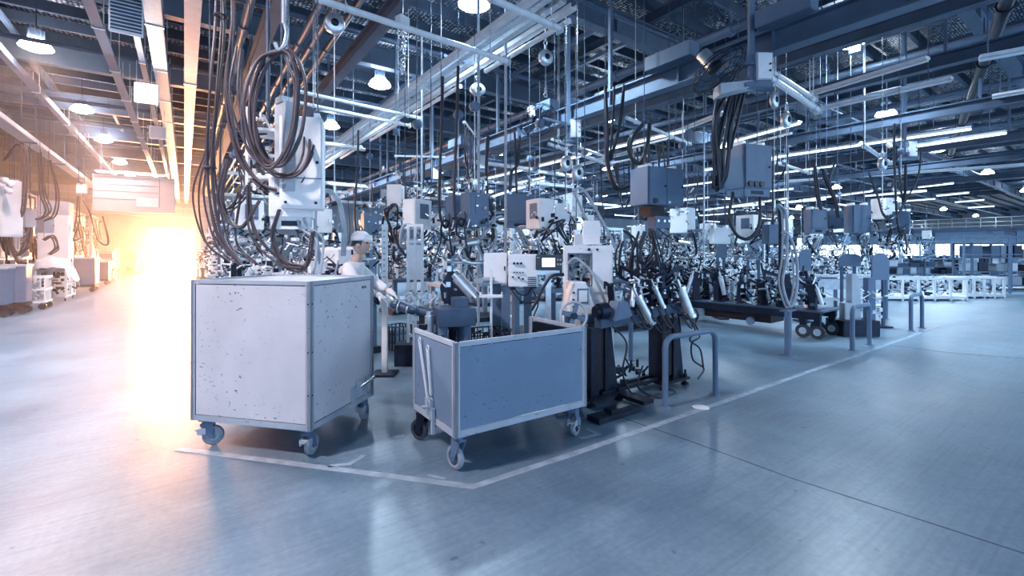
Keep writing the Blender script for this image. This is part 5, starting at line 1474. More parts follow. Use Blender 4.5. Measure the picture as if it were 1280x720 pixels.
def proto_gantry(seed):
    r = random.Random(seed)
    t = thing('tool_gantry', 'gantry', 'frame')
    hh = r.uniform(2.3, 2.7)
    for x in (-0.9, 0.9):
        MB().box((x, 0, hh / 2), (0.09, 0.09, hh)).box((x, 0, 0.015), (0.25, 0.25, 0.03)).build('post', r.choice(('white_paint', 'galvanised', 'grey_paint')), t)
    MB().box((0, 0, hh), (1.95, 0.09, 0.10)).build('top_bar', 'galvanised', t)
    MB().box((0, 0, hh - 0.7), (1.8, 0.05, 0.06)).build('cross_bar', 'galvanised', t)
    for k in range(4):
        x = -0.7 + 0.45 * k
        MB().box((x, -0.08, hh - 0.7 + r.uniform(-.2, .3)), (0.2, 0.14, r.uniform(0.2, 0.4))).build('terminal_box', r.choice(('white_paint', 'grey_paint', 'hose_grey', 'white_paint')), t, 0.006)
    for k in range(5):
        x = r.uniform(-0.8, 0.8)
        MB().tube(spl([(x, -0.05, hh), (x + r.uniform(-.1, .1), -0.1, hh - 0.6), (x + r.uniform(-.3, .3), -0.12, hh - 1.2), (x + r.uniform(-.3, .3), -0.1, hh - 0.8)], 5), 0.016, 6).build('hose', 'cable_rubber', t)
    for m, n in (('bright_steel', 50), ('white_paint', 30), ('dark_steel', 60)):
        o = rand_bits(MB(), r, (-0.9, -0.2, 1.0), (0.9, 0.2, hh), n, 0.018, 0.08).build('fitting', m, t); o['kind'] = 'stuff'
    return t
def proto_cabinet(seed):
    r = random.Random(seed)
    t = thing('upright_cabinet', 'cabinet', 'cabinet')
    m = ('white_paint', 'grey_paint', 'frame_paint')[seed % 3]
    h = 1.7 + 0.25 * (seed % 2)
    MB().b2((-0.35, -0.25, 0.08), (0.35, 0.25, h)).build('body', m, t, 0.01)
    MB().b2((-0.33, -0.23, 0), (0.33, 0.23, 0.08)).build('plinth', 'dark_steel', t)
    d = MB().b2((-0.32, -0.27, 0.14), (0.32, -0.252, h - 0.06)).build('door', m, t, 0.004)
    MB().box((0.25, -0.28, h * 0.55), (0.02, 0.02, 0.14)).build('handle', 'dark_steel', d)
    MB().box((-0.05, -0.275, h * 0.78), (0.25, 0.01, 0.12)).build('window', 'plastic_black', d)
    for k in range(3):
        MB().cyl((-0.2 + 0.12 * k, -0.27, h * 0.65), (-0.2 + 0.12 * k, -0.29, h * 0.65), 0.02, n=10).build('push_button', 'dark_steel', t)
    return t
def proto_tall(seed):
    """tall machine front of the aisle row: posts, decks of boxes, pipes and hoses"""
    r = random.Random(seed)
    t = thing('aisle_machine', 'machine', 'machine')
    for x in (-1.1, -0.1, 1.1):
        MB().b2((x - 0.06, -0.4, 0), (x + 0.06, -0.28, 3.7)).build('post', r.choice(('white_paint', 'frame_paint')), t)
        MB().b2((x - 0.06, 0.28, 0), (x + 0.06, 0.4, 3.7)).build('post', 'frame_paint', t)
    for z in (0.5, 1.35, 2.2, 3.0, 3.65):
        MB().b2((-1.16, -0.4, z), (1.16, 0.4, z + 0.07)).build('deck', r.choice(('frame_paint', 'hose_grey', 'white_paint')), t)
    for k in range(9):
        x = r.uniform(-0.95, 0.95); z = r.choice((0.57, 1.42, 2.27, 3.07)); w = r.uniform(0.2, 0.45); h = r.uniform(0.25, 0.6)
        MB().b2((x - w / 2, -0.44, z + 0.02), (x + w / 2, -0.12, z + h)).build('terminal_box', r.choice(('white_paint', 'white_paint', 'frame_paint', 'hose_grey')), t, 0.008)
    for m, n in (('white_paint', 60), ('rust_steel', 110), ('bright_steel', 50), ('cable_brown', 60)):
        o = rand_bits(MB(), r, (-1.1, -0.42, 0.5), (1.1, 0.3, 3.5), n, 0.03, 0.13).build('fitting', m, t); o['kind'] = 'stuff'
    for k in range(9):
        x = r.uniform(-1, 1); z = r.uniform(2.4, 3.6); d_ = r.uniform(0.6, 1.5)
        MB().tube(spl([(x, -0.42, z), (x + r.uniform(-.15, .15), -0.52, z - d_ * 0.6), (x + r.uniform(0.1, .4), -0.55, z - d_), (x + r.uniform(0.3, .6), -0.48, z - d_ * 0.5)], 6), r.uniform(0.018, 0.032), 6).build('hose', 'rust_steel', t)
    return t
talls = [(proto_tall(350), 'tall aisle machine', 'tall machines along the aisle'), (proto_tall(351), 'tall aisle machine', 'tall machines along the aisle')]
protos = [(proto_station(101), 'crowded welding station with dark risers', 'welding stations in the middle bays'),
          (proto_station(102, 'blue_steel', 'hose_grey', 1.85), 'tall welding station with pale table', 'tall welding stations in the middle bays'),
          (proto_station(103, 'dark_steel', 'blue_steel', 1.45), 'low dark welding station of clamps', 'low dark welding stations in the middle bays')]
guns = [(proto_gun(200 + k), 'hanging weld gun with ' + s, 'hanging weld guns, ' + s) for k, s in enumerate(('short yoke', 'pale cover', 'wide yoke', 'long rope'))]
gans = [(proto_gantry(300 + k), 'tool gantry on ' + s, 'tool gantries, ' + s) for k, s in enumerate(('pale posts', 'grey posts'))]
cabs = [(proto_cabinet(k), s + ' upright cabinet', s + ' upright cabinets among the bays') for k, s in enumerate(('white', 'tall blue-grey', 'pale grey'))]
QUEUE = []
def put(pr, loc, rot, sc_=None, label=None, group=None):
    """remember a copy to be set down once everything built by hand stands"""
    QUEUE.append((pr, Vector(loc), rot, label, group))
pr_ = random.Random(77)
def free_rot():
    return pr_.choice((0, math.pi / 2, math.pi, -math.pi / 2)) + pr_.uniform(-0.08, 0.08)
# hall floor grid of the middle bays
for Y in [6.9, 9.3, 11.7, 14.2, 17.0, 20.0, 23.5, 27.5, 32]:
    for X in [2.7, 5.2, 7.7, 10.2, 12.8, 15.5, 18.5, 22, 26, 31, 36]:
        if X > 14 and Y < 7.5: continue
        if X > 20 and Y < 9: continue
        if X + Y > 46: continue
        # keep what the camera can see
        d = Vector((X, Y, 0)); Z = d.dot(FWD); px = CX + d.dot(RGT) / Z * FPX
        if px < 395 or px > 1130: continue
        x, y = X + pr_.uniform(-0.2, 0.2), Y + pr_.uniform(-0.2, 0.2)
        k = pr_.random()
        if k < 0.62: put(pr_.choice(protos), (x, y, 0), pr_.choice((0, math.pi)) + pr_.uniform(-.06, .06))
        elif k < 0.82: put(pr_.choice(gans), (x, y, 0), pr_.choice((0, math.pi)))
        else: put(pr_.choice(cabs), (x, y, 0), -math.pi / 4 * pr_.choice((0, 1, 2)))
        if pr_.random() < 0.8:
            put(pr_.choice(guns), (x + pr_.uniform(0.5, 0.9), y - 1.05 + pr_.uniform(-.1, .1), 0), free_rot())
# hand-placed near ones behind the carts and boxes
for pr, px, Z, rot in ((protos[0], 500, 7.8, 0.2), (protos[1], 560, 7.4, -0.3), (guns[0], 478, 7.4, 0.4), (guns[2], 530, 8.0, 1.0), (guns[1], 585, 8.0, 0.1), (guns[3], 745, 7.4, 0.5), (gans[0], 540, 9.2, -0.5), (guns[0], 690, 9.0, 2.0), (protos[2], 790, 9.0, -0.6),
                        (guns[2], 770, 9.5, 0.2), (guns[1], 865, 10.5, 0.9), (guns[3], 450, 9.5, 0.2), (gans[1], 640, 9.8, -0.5), (protos[0], 930, 13.2, -0.6), (guns[0], 1005, 12.5, 0.3), (guns[2], 1050, 12.0, 1.2), (guns[1], 1085, 10.6, 0.2), (protos[1], 1030, 12.6, -0.5), (protos[2], 1075, 12.2, -0.5)):
    put(pr, A(px, Z, 0), rot)
# cables-only drops and bright rods deep in the hall
# slim posts rising to the roof
pp = MB().box((0, 0, 3.28), (0.036, 0.036, 6.56)).build('post', 'hose_grey')
bpb = MB().box((0, 0, 0.015), (0.3, 0.3, 0.03)).build('base_plate', 'dark_steel')
t0 = thing('slim_post', 'slim pale post rising from the middle bays to the roof', 'post', (0, 0, 0), 0, 'slim posts in the middle bays')
pp.parent = t0; bpb.parent = t0
for k, (px, Z) in enumerate(((598, 8.2), (632, 8.0), (527, 10.4), (880, 13.4), (985, 15))):
    c = A(px, Z, 0)
    lb_ = 'slim pale post rising to the roof ' + ('behind the plain white control box', 'behind the knobbed control box', 'behind the ladder frame', 'behind the cable bunch', 'behind the single guard post')[k]
    if k == 0: t0.location = c; t0['label'] = lb_
    else: dup(t0, c, 0, lb_)
# ladder-like white frame by the worker
c = P(519, 312, 6.6)
t = thing('ladder_frame', 'white ladder-like frame of short bars over the press block', 'frame', (c.x, c.y, 0), -YAW)
for x in (-0.10, 0, 0.10):
    MB().box((x, 0, 1.15), (0.035, 0.05, 1.7)).build('rail', 'white_paint', t)
for z in (0.4, 1.0, 1.25, 1.5, 1.75, 1.98):
    MB().box((0, 0, z), (0.24, 0.04, 0.04)).build('rung', 'white_paint', t)
MB().box((0, 0, 1.45), (0.18, 0.02, 0.5)).build('backing_plate', 'white_paint', t)
MB().box((0, 0, 0.15), (0.5, 0.4, 0.3)).build('foot', 'dark_steel', t)
c = P(481, 335, 6.0)
t = thing('scale_post', 'white slotted upright strip standing beside the worker', 'post', (c.x, c.y, 0), -YAW)
MB().box((0, 0, 0.98), (0.07, 0.05, 1.96)).build('strip', 'white_paint', t)
for k in range(12):
    MB().box((0.0, -0.028, 1.05 + k * 0.075), (0.03, 0.01, 0.02)).build('slot', 'hose_grey', t)
MB().box((0, 0, 0.015), (0.3, 0.3, 0.03)).build('foot', 'dark_steel', t)

# far strip lamps and short cross rails under the roof, deep in the hall
far_b = MB().box((0, 0, 0.05), (0.12, 2.6, 0.05)).build('housing', 'rail_white')
far_t = MB().cyl((0, -1.3, 0), (0, 1.3, 0), 0.03, n=6).build('tube', 'tube_lit')
far_r = MB().cyl((0, 0, 0.06), (0, 0, 2.97), 0.012, n=5).build('hanger_rod', 'blue_steel')
f0 = thing('strip_lamp', 'lit strip lamp hanging far back under the roof', 'lamp', (0, 0, 0), 0, 'strip lamps far back under the roof')
for o in (far_b, far_t, far_r): o.parent = f0
fr = random.Random(9); first = True
for X in (10.5, 13.2, 16.2, 19.2, 24.5, 31, 36, 44):
    for Y in (8.5, 12.2, 15.8, 21.5, 26.5, 36):
        if fr.random() < 0.30: continue
        put((f0, 'lit strip lamp under the roof', 'strip lamps far back under the roof'), (X, Y + fr.uniform(-.5, .5), 4.72), 0 if fr.random() < 0.7 else math.pi / 2)
fp = MB().cyl((-1.5, 0, 0), (1.5, 0, 0), 0.045, n=8).build('pipe', 'rail_white')
fq = MB().cyl((-1.5, 0.22, 0.1), (1.5, 0.22, 0.1), 0.04, n=8).build('pipe', 'rail_white')
fs = [MB().cyl((x, 0.1, 0.04), (x, 0.1, 3.24), 0.012, n=5).build('hanger_rod', 'blue_steel') for x in (-1.2, 1.2)]
r0 = thing('rail_pair', 'pair of silver rail pipes hanging far back over the bays', 'rail', (0, 0, 0), 0, 'pairs of silver rails far back over the bays')
for o in [fp, fq] + fs: o.parent = r0
first = True
for X in (3.0, 5.6, 8.6, 11.0, 14.0, 17.5, 21):
    for Y in (12.6, 15.6, 19.5, 22.5, 27):
        if fr.random() < 0.35: continue
        put((r0, 'pair of silver rail pipes over the bays', 'pairs of silver rails far back over the bays'), (X + fr.uniform(-.4, .4), Y, 4.45), 0)
# festoon cables over the bays: curved black drops
fc = []
for s in range(3):
    r = random.Random(400 + s)
    t = thing('cable_festoon', 'drooping black cable festoon over the middle bays', 'cables', (0, 0, 0), 0, 'cable festoons over the middle bays')
    for k in range(5):
        x = r.uniform(-0.4, 0.4)
        d_ = r.uniform(0.8, 1.9)
        MB().tube(spl([(x - 0.3, 0, 4.45), (x - 0.3 + r.uniform(-.1, .1), 0, 4.45 - d_ * 0.6), (x, r.uniform(-.1, .1), 4.45 - d_), (x + 0.3, 0, 4.45 - d_ * 0.6), (x + 0.35, 0, 4.45)], 6), r.uniform(0.014, 0.026), 6).build('cable', 'cable_rubber', t)
    for x in (-0.6, 0.6):
        MB().cyl((x, 0, 4.44), (x, 0, 7.69), 0.005, n=5).build('hanger_rod', 'blue_steel', t)
    MB().box((0, 0, 4.46), (1.5, 0.06, 0.05)).build('carrier_bar', 'galvanised', t)
    fc.append((t, 'drooping black cable festoon', 'cable festoons over the middle bays'))
for px, Z in ((560, 10.5), (700, 10.5), (870, 11), (985, 12.5), (520, 14), (780, 14)):
    put(pr_.choice(fc), A(px, Z, 0), pr_.uniform(0, 3))

# ================================================================== MACHINE ROW ALONG THE AISLE
XR = -4.0
def bin_dolly(label, px, Z, w, d, h, m='grey_paint', group='wheeled bins along the aisle'):
    c = A(px, Z, 0)
    t = thing('bin_dolly', label, 'cart', c, R(90) + 0.0, group)
    MB().b2((-w / 2, -d / 2, 0.30), (w / 2, d / 2, 0.30 + h)).build('bin', m, t, 0.02)
    MB().b2((-w / 2 - 0.02, -d / 2 - 0.02, 0.28 + h), (w / 2 + 0.02, d / 2 + 0.02, 0.33 + h)).build('rim', 'frame_paint', t)
    MB().b2((-w / 2, -d / 2, 0.20), (w / 2, d / 2, 0.28)).build('dolly', 'rust_steel', t)
    for x in (-w * 0.38, w * 0.38):
        for y in (-d * 0.38, d * 0.38):
            MB().cyl((x - 0.03, y, 0.09), (x + 0.03, y, 0.09), 0.09, n=14).box((x, y, 0.15), (0.09, 0.04, 0.12)).build('wheel', 'rubber', t)
def cage_trolley(label, px, Z, w, d, h, group='white cage trolleys along the aisle', seed=1):
    c = A(px, Z, 0)
    t = thing('cage_trolley', label, 'cart', c, R(90), group)
    for z in (0.22, 0.22 + h * 0.5, 0.22 + h):
        MB().box((0, -d / 2, z), (w, 0.04, 0.05)).box((0, d / 2, z), (w, 0.04, 0.05)).box((-w / 2, 0, z), (0.04, d, 0.05)).box((w / 2, 0, z), (0.04, d, 0.05)).build('frame_ring', 'white_paint', t)
    for k in range(6):
        for y in (-d / 2, d / 2):
            MB().box((-w / 2 + w * k / 5, y, 0.22 + h / 2), (0.03, 0.03, h)).build('bar', 'white_paint', t)
        MB().box((w / 2, -d / 2 + d * k / 5, 0.22 + h / 2), (0.03, 0.03, h)).build('bar', 'white_paint', t)
    MB().box((0, 0, 0.22), (w, d, 0.03)).build('floor_plate', 'frame_paint', t)
    for x in (-w * 0.4, w * 0.4):
        for y in (-d * 0.4, d * 0.4):
            MB().cyl((x - 0.025, y, 0.09), (x + 0.025, y, 0.09), 0.09, n=12).box((x, y, 0.15), (0.08, 0.04, 0.12)).build('wheel', 'rubber', t)
    o = rand_bits(MB(), random.Random(seed), (-w * .42, -d * .42, 0.26), (w * .42, d * .42, 0.2 + h * 0.8), 36, 0.04, 0.12).build('load', 'hose_grey', t); o['kind'] = 'stuff'
    return t
bin_dolly('tall grey wheeled bin at the frame edge by the cage trolley', 16, 11.9, 0.62, 0.6, 0.95)
bin_dolly('sliver of a grey wheeled bin cut by the frame edge', -8, 11.3, 0.6, 0.6, 0.9)
cage_trolley('white barred cage trolley beside the tall grey bin', 42, 12.9, 0.85, 0.6, 0.68, seed=3)
bin_dolly('dark wheeled bin beyond the white machine column', 103, 18.6, 1.1, 0.9, 1.05)
bin_dolly('far low wheeled bin before the small rack', 124, 22.5, 1.0, 0.8, 0.8)
c = A(70, 15.3, 0)
t = thing('film_bench', 'white frame trolley draped with clear plastic film', 'bench', c, R(90))
for x in (-0.7, 0, 0.7):
    for y in (-0.35, 0.35):
        MB().box((x, y, 0.55), (0.06, 0.06, 0.9)).build('leg', 'white_paint', t)
for z in (0.16, 0.55, 0.98):
    MB().box((0, -0.35, z), (1.5, 0.05, 0.05)).box((0, 0.35, z), (1.5, 0.05, 0.05)).build('long_rail', 'white_paint', t)
fm = MB(); fr2 = random.Random(6); gx, gy = 12, 7
vs = []
for i in range(gx + 1):
    for j in range(gy + 1):
        x = -0.85 + 1.7 * i / gx; y = -0.48 + 0.96 * j / gy
        edge = max(0, abs(y) - 0.36) * 4 + max(0, abs(x) - 0.75) * 3
        vs.append((x, y, 1.06 + fr2.uniform(0, 0.10) + (0.35 if x < -0.3 else 0) * (1 - abs(y)) - edge))
fm._add(vs, [(i * (gy + 1) + j, (i + 1) * (gy + 1) + j, (i + 1) * (gy + 1) + j + 1, i * (gy + 1) + j + 1) for i in range(gx) for j in range(gy)], True)
fm.build('plastic_cover', 'plastic_film', t)
o = rand_bits(MB(), random.Random(66), (-0.7, -0.3, 0.2), (0.7, 0.3, 0.9), 40, 0.04, 0.12).build('stored_parts', 'rust_steel', t); o['kind'] = 'stuff'
for x in (-0.6, 0.6):
    for y in (-0.32, 0.32):
        MB().cyl((x, y - 0.02, 0.07), (x, y + 0.02, 0.07), 0.07, n=10).build('wheel', 'rubber', t)
# white machine column and panels of the row
c = A(70, 16.6, 0)
t = thing('machine_column', 'tall white machine column with round ports beside the aisle', 'machine', c, R(90))
MB().b2((-0.45, -0.4, 0), (0.45, 0.4, 3.4)).build('column', 'white_paint', t, 0.02)
MB().b2((-0.46, -0.41, 2.9), (0.46, 0.41, 3.4)).build('cap', 'frame_paint', t, 0.02)
for z in (1.3, 1.9):
    MB().cyl((0.2, 0.41, z), (0.2, 0.44, z), 0.06, n=14).cyl((0.46, -0.1, z), (0.49, -0.1, z), 0.06, n=14).cyl((-0.1, -0.42, z), (-0.1, -0.44, z), 0.06, n=14).build('port', 'dark_steel', t)
MB().b2((-0.35, -0.425, 2.0), (0.1, -0.40, 2.6)).build('side_plate', 'frame_paint', t)
hang_box(-6, 225, 22, 296, 12.4, 'white_paint', 'big white hanging panel with gauges at the frame edge', 0.3, R(60), 0, False, False, 4.75)
c = P(8, 240, 12.2)
for k, (dx, dy) in enumerate(((0, -8), (7, -2), (5, 8))):
    q = P(5 + dx, 232 + dy * 0.8, 12.0)
    g = MB().lathe([(0, 0.03), (0.07, 0.03), (0.09, 0.0), (0.09, -0.05)], (0, 0, 0), (-FWD), 18).build('gauge', 'white_paint'); g.location = q
    tag(g, 'round gauge on the white hanging panel at the frame edge, ' + ('topmost', 'middle', 'lowest')[k], 'gauge', 'gauges on the aisle panel')
hang_box(24, 262, 40, 284, 13.2, 'frame_paint', 'small pale hanging panel with wiring beside the big white one', 0.25, R(60), 0, False, False, 4.75)
hang_box(48, 272, 63, 291, 14.2, 'frame_paint', 'small pale hanging panel near the white machine column', 0.25, R(60), 0, False, False, 4.75)
hang_box(97, 231, 107, 242, 17.0, 'lamp_warm' if False else 'white_paint', 'tiny white sign box under the aisle cable tray', 0.15, None, 0, False, False, DECK, bare=True)
al = [([(5, 200), (28, 180), (30, 240), (24, 272), (0, 268)], 12.6, 'cables drooping over the big white aisle panel'),
      ([(50, 190), (52, 240), (60, 262), (52, 272), (42, 275)], 13.4, 'dark hose loop above the small pale aisle panel'),
      ([(62, 200), (70, 240), (66, 268), (55, 276)], 13.8, 'hose loop falling from the aisle tray by the machine column'),
      ([(12, 300), (22, 318), (34, 306), (38, 285)], 12.6, 'low cable loop above the tall grey bin'),
      ([(15, 310), (24, 328), (36, 332), (30, 345)], 12.6, 'cable ends hanging over the white cage trolley'),
      ([(98, 245), (96, 280), (88, 300), (100, 298)], 17, 'dark cable loop beyond the machine column'),
      ([(104, 250), (112, 268), (122, 300), (134, 304), (128, 270)], 19, 'dark hose loop over the far wheeled bin'),
      ([(55, 300), (66, 296), (72, 310), (62, 318)], 14.5, 'thin cable curl on the film trolley')]
for k, (pts, Z, lab) in enumerate(al):
    cables(lab, 'cables', [[(x, y, Z) for x, y in pts]], 3, 0.022, 0.06, 'cable_brown', 500 + k, group='cable loops along the aisle', up=True)
# stations of the row
rowlab = ['crowded tooling station behind the tall grey bin', 'crowded tooling station behind the cage trolley', 'crowded tooling station past the machine column', 'crowded tooling station behind the dark wheeled bin', 'crowded tooling station by the small rack', 'tooling station near the aisle end', 'last tooling station before the added doorway', 'tooling station beside the aisle gallery']
for k in range(8):
    y = 14.6 + 3.3 * k
    put(talls[k % 2], (-4.95, 18.2 + 2.6 * k, 0), R(90), None, rowlab[k].replace('crowded tooling station', 'tall machine front of boxes and hoses').replace('tooling station', 'tall machine front of boxes and hoses'), 'tall machines along the aisle')
    put(gans[k % 2], (-7.0, y + 1.2, 0), R(90), None, rowlab[k].replace('crowded tooling station', 'tool gantry').replace('tooling station', 'tool gantry'), 'tool gantries along the aisle')
    if k > 1:
        put(guns[k % 4], (-5.9, y + 1.6, 0), R(90) * k, None, rowlab[k].replace('crowded tooling station', 'hanging weld gun').replace('tooling station', 'hanging weld gun'), 'hanging weld guns along the aisle')
    put(cabs[(k * 2) % 3], (-6.6, y - 1.6, 0), R(90), None, rowlab[k].replace('crowded tooling station', 'upright cabinet').replace('tooling station', 'upright cabinet'), 'upright cabinets along the aisle')
rack('small pale rack standing at the aisle edge near its end', A(144, 26, 0), R(90), 1.6, 1.8, 4, 91, 'racks near the aisle end', 'frame_paint')
rack('pale rack of bins close to the added bright doorway', A(172, 34, 0), R(90), 3.0, 1.8, 4, 92, 'racks near the aisle end', 'frame_paint')
# hall side of the aisle, far: machines past the tall cabinet
for k, (y, pr) in enumerate(((10.5, protos[0]), (14, gans[0]), (17.5, protos[1]), (21, cabs[0]), (25, protos[2]), (29, gans[1]), (34, protos[0]))):
    put(pr, (1.0, y, 0), R(90), None, 'machine at the hall edge of the aisle past the tall cabinet, ' + ORD[k] + ' along', 'machines at the hall edge of the aisle')
for k, y in enumerate((9.0, 12.2, 15.8, 19.5)):
    put(guns[k], (0.9, y, 0), R(40) * k, None, 'hanging weld gun at the hall edge of the aisle, ' + ORD[k] + ' along', 'weld guns at the hall edge of the aisle')
# ================================================================== THE WORKER
def skin_mesh(name, verts, edges, radii, m, parent, root=0, sub=2):
    """limbs grown from a joint skeleton with a Skin and a Subdivision modifier, kept as a plain mesh"""
    me = bpy.data.meshes.new(name)
    me.from_pydata(verts, edges, [])
    o = bpy.data.objects.new(name, me)
    COL.objects.link(o)
    sk = o.modifiers.new('skin', 'SKIN')
    sk.use_smooth_shade = True
    for i, r in enumerate(radii):
        me.skin_vertices[0].data[i].radius = (r, r) if not hasattr(r, '__len__') else r
        me.skin_vertices[0].data[i].use_root = (i == root)
    sb = o.modifiers.new('sub', 'SUBSURF'); sb.levels = sub; sb.render_levels = sub
    dg = bpy.context.evaluated_depsgraph_get()
    new = bpy.data.meshes.new_from_object(o.evaluated_get(dg))
    bpy.data.objects.remove(o)
    for p in new.polygons: p.use_smooth = True
    new.materials.clear(); new.materials.append(MATS[m])
    q = bpy.data.objects.new(name, new); COL.objects.link(q)
    if parent is not None: q.parent = parent
    return q
wc = A(434, 5.1, 0)
worker = thing('person', 'worker in white cap and white jacket leaning over behind the tall cabinet', 'person', wc, -YAW)
def arm(s, el, wr):
    return [(0.06, s * 0.17, 1.42), el, wr]
J = {'pel': (0, 0, 0.95), 'sp': (0.03, 0, 1.15), 'ch': (0.06, 0, 1.36), 'nk': (0.10, 0, 1.50), 'hb': (0.125, 0, 1.60)}
elR, wrR = (0.22, -0.27, 1.22), (0.40, -0.20, 1.14)
elL, wrL = (0.24, 0.22, 1.24), (0.44, 0.10, 1.16)
legs = []
for s in (-1, 1):
    legs.append([(0.0, s * 0.10, 0.90), (0.05, s * 0.12, 0.50), (-0.03, s * 0.13, 0.09), (0.12, s * 0.135, 0.045)])
def fingers(w, d, side):
    """palm and five chains from wrist w along direction d; side = across-palm vector"""
    w, d, side = Vector(w), Vector(d).normalized(), Vector(side).normalized()
    dn = d.cross(side).normalized()
    if dn.z > 0: dn = -dn
    vs = [w + d * 0.05, w + d * 0.085]
    ch = []
    for k, (o, ln) in enumerate(((-0.030, 0.085), (-0.010, 0.098), (0.010, 0.092), (0.029, 0.072))):
        a = w + d * 0.092 + side * o
        ch.append([a, a + d * ln * 0.5 + dn * 0.008, a + d * ln * 0.80 + dn * 0.030, a + d * ln * 0.92 + dn * 0.055])
    tb = w + d * 0.035 - side * 0.030
    ch.append([tb, tb - side * 0.028 + d * 0.028 + dn * 0.010, tb - side * 0.034 + d * 0.058 + dn * 0.026])
    return vs, ch
def assemble(parts):
    V, E, RR = [], [], []
    def chain(pts, rad, start=None):
        prev = start
        for p, r in zip(pts, rad):
            V.append(tuple(p)); RR.append(r)
            i = len(V) - 1
            if prev is not None: E.append((prev, i))
            prev = i
        return prev
    return V, E, RR, chain
V, E, RR, chain = assemble(None)
a = chain([J['pel'], J['sp'], J['ch']], [0.13, 0.12, 0.14])
chi = a
nk = chain([J['nk'], J['hb']], [0.062, 0.058], chi)
for s, el, wr in ((-1, elR, wrR), (1, elL, wrL)):
    e = chain([(0.06, s * 0.16, 1.42), el, wr], [0.065, 0.045, 0.030], chi)
    d = Vector(wr) - Vector(el) + Vector((0.02, 0, -0.05))
    sd = Vector((0.25, 1.0 * 1, 0)) if s < 0 else Vector((0.25, -1, 0))
    palm, ch = fingers(wr, d, sd)
    p = chain(palm, [(0.036, 0.022), (0.038, 0.020)], e)
    for k, c_ in enumerate(ch):
        chain(c_, [0.0105, 0.0098, 0.009, 0.008] if k < 4 else [0.014, 0.012, 0.010], p if k < 4 else p - 1)
for L_ in legs:
    chain(L_, [0.095, 0.062, 0.045, 0.04], 0)
skin_mesh('body', V, E, RR, 'skin', worker)
# jacket, trousers, boots, gloves as clothing of its own
V, E, RR, chain = assemble(None)
a = chain([(0.0, 0, 0.90), J['sp'], (0.06, 0, 1.37)], [(0.165, 0.15), (0.16, 0.145), (0.17, 0.16)])
chain([(0.09, 0, 1.475)], [0.09], a)
for s, el, wr in ((-1, elR, wrR), (1, elL, wrL)):
    chain([(0.06, s * 0.175, 1.42), el, (Vector(el) * 0.12 + Vector(wr) * 0.88)], [0.092, 0.070, 0.050], a)
skin_mesh('jacket', V, E, RR, 'cloth_white', worker)
V, E, RR, chain = assemble(None)
a = chain([(0.0, 0, 0.99), (0, 0, 0.90)], [0.15, 0.145])
for L_ in legs:
    chain([L_[0], L_[1], (L_[2][0], L_[2][1], 0.13)], [0.105, 0.080, 0.068], a)
skin_mesh('trousers', V, E, RR, 'cloth_grey', worker)
for L_ in legs:
    V, E, RR, chain = assemble(None)
    chain([(L_[2][0], L_[2][1], 0.16), (L_[2][0], L_[2][1], 0.06), (L_[3][0] + 0.05, L_[3][1], 0.05)], [0.055, 0.056, 0.048])
    skin_mesh('boot', V, E, RR, 'rubber', worker)
for s, el, wr in ((-1, elR, wrR), (1, elL, wrL)):
    V, E, RR, chain = assemble(None)
    d = Vector(wr) - Vector(el) + Vector((0.02, 0, -0.05))
    sd = Vector((0.25, 1, 0)) if s < 0 else Vector((0.25, -1, 0))
    palm, ch = fingers(wr, d, sd)
    e = chain([Vector(wr) - d.normalized() * 0.03], [0.042])
    p = chain(palm, [(0.040, 0.026), (0.042, 0.024)], e)
    for k, c_ in enumerate(ch):
        chain(c_, [0.0125, 0.0118, 0.011, 0.010] if k < 4 else [0.016, 0.014, 0.012], p if k < 4 else p - 1)
    skin_mesh('glove', V, E, RR, 'cloth_white', worker)
# head with face, turned to the work
hc = Vector((0.155, -0.005, 1.685))
hd = MB(); nu, nv = 24, 18
vs = []
for j in range(nv + 1):
    ph = math.pi * j / nv
    for i in range(nu):
        th = 2 * math.pi * i / nu
        x, y, z = math.sin(ph) * math.cos(th), math.sin(ph) * math.sin(th), math.cos(ph)
        X, Y, Zz = 0.095 * x, 0.075 * y, 0.118 * z
        if z < 0: X *= 1 + 0.12 * z if x < 0 else 1 + 0.02 * z; Y *= 1 + 0.28 * z
        if x > 0.8 and -0.45 < z < 0.1 and abs(y) < 0.28: X += 0.020 * (1 - abs(y) / 0.28) * (0.4 + (0.1 - z))      # nose
        if x > 0.6 and 0.0 < z < 0.25 and 0.2 < abs(y) < 0.6: X -= 0.008                                               # eye sockets
        if x > 0.7 and -0.62 < z < -0.5 and abs(y) < 0.4: X -= 0.006                                                   # mouth line
        vs.append(hc + Vector((X, Y, Zz)))
fs = [(j * nu + i, (j + 1) * nu + i, (j + 1) * nu + (i + 1) % nu, j * nu + (i + 1) % nu) for j in range(nv) for i in range(nu)]
hd._add(vs, fs, True)
for s in (-1, 1):
    hd.lathe([(0.0, 0.006), (0.02, 0.008), (0.026, 0.0), (0.02, -0.01)], hc + Vector((-0.01, s * 0.076, -0.01)), (0, s, 0), 12)
head = hd.build('head', 'skin', worker)
b = MB()
for s in (-1, 1):
    b.lathe([(0.0, 0.012), (0.009, 0.009), (0.012, 0.0)], hc + Vector((0.072, s * 0.031, 0.014)), (1, s * 0.3, 0), 10)
b.build('eye', 'plastic_black', head)
MB().box(hc + Vector((0.088, 0, -0.066)), (0.008, 0.042, 0.006)).build('mouth', 'cable_brown', head)
cp = MB().lathe([(0.0, 0.105), (0.05, 0.098), (0.088, 0.07), (0.104, 0.03), (0.106, -0.005), (0.100, -0.005)], hc + Vector((-0.004, 0, 0.045)), (0, 0, 1), 26)
cp.prism([(0.06, -0.085), (0.15, -0.06), (0.165, 0), (0.15, 0.06), (0.06, 0.085)], hc + Vector((0.0, 0, 0.042)), (1, 0, -0.12), (0, 1, 0), 0.008)
cp.build('cap', 'cloth_white', worker)
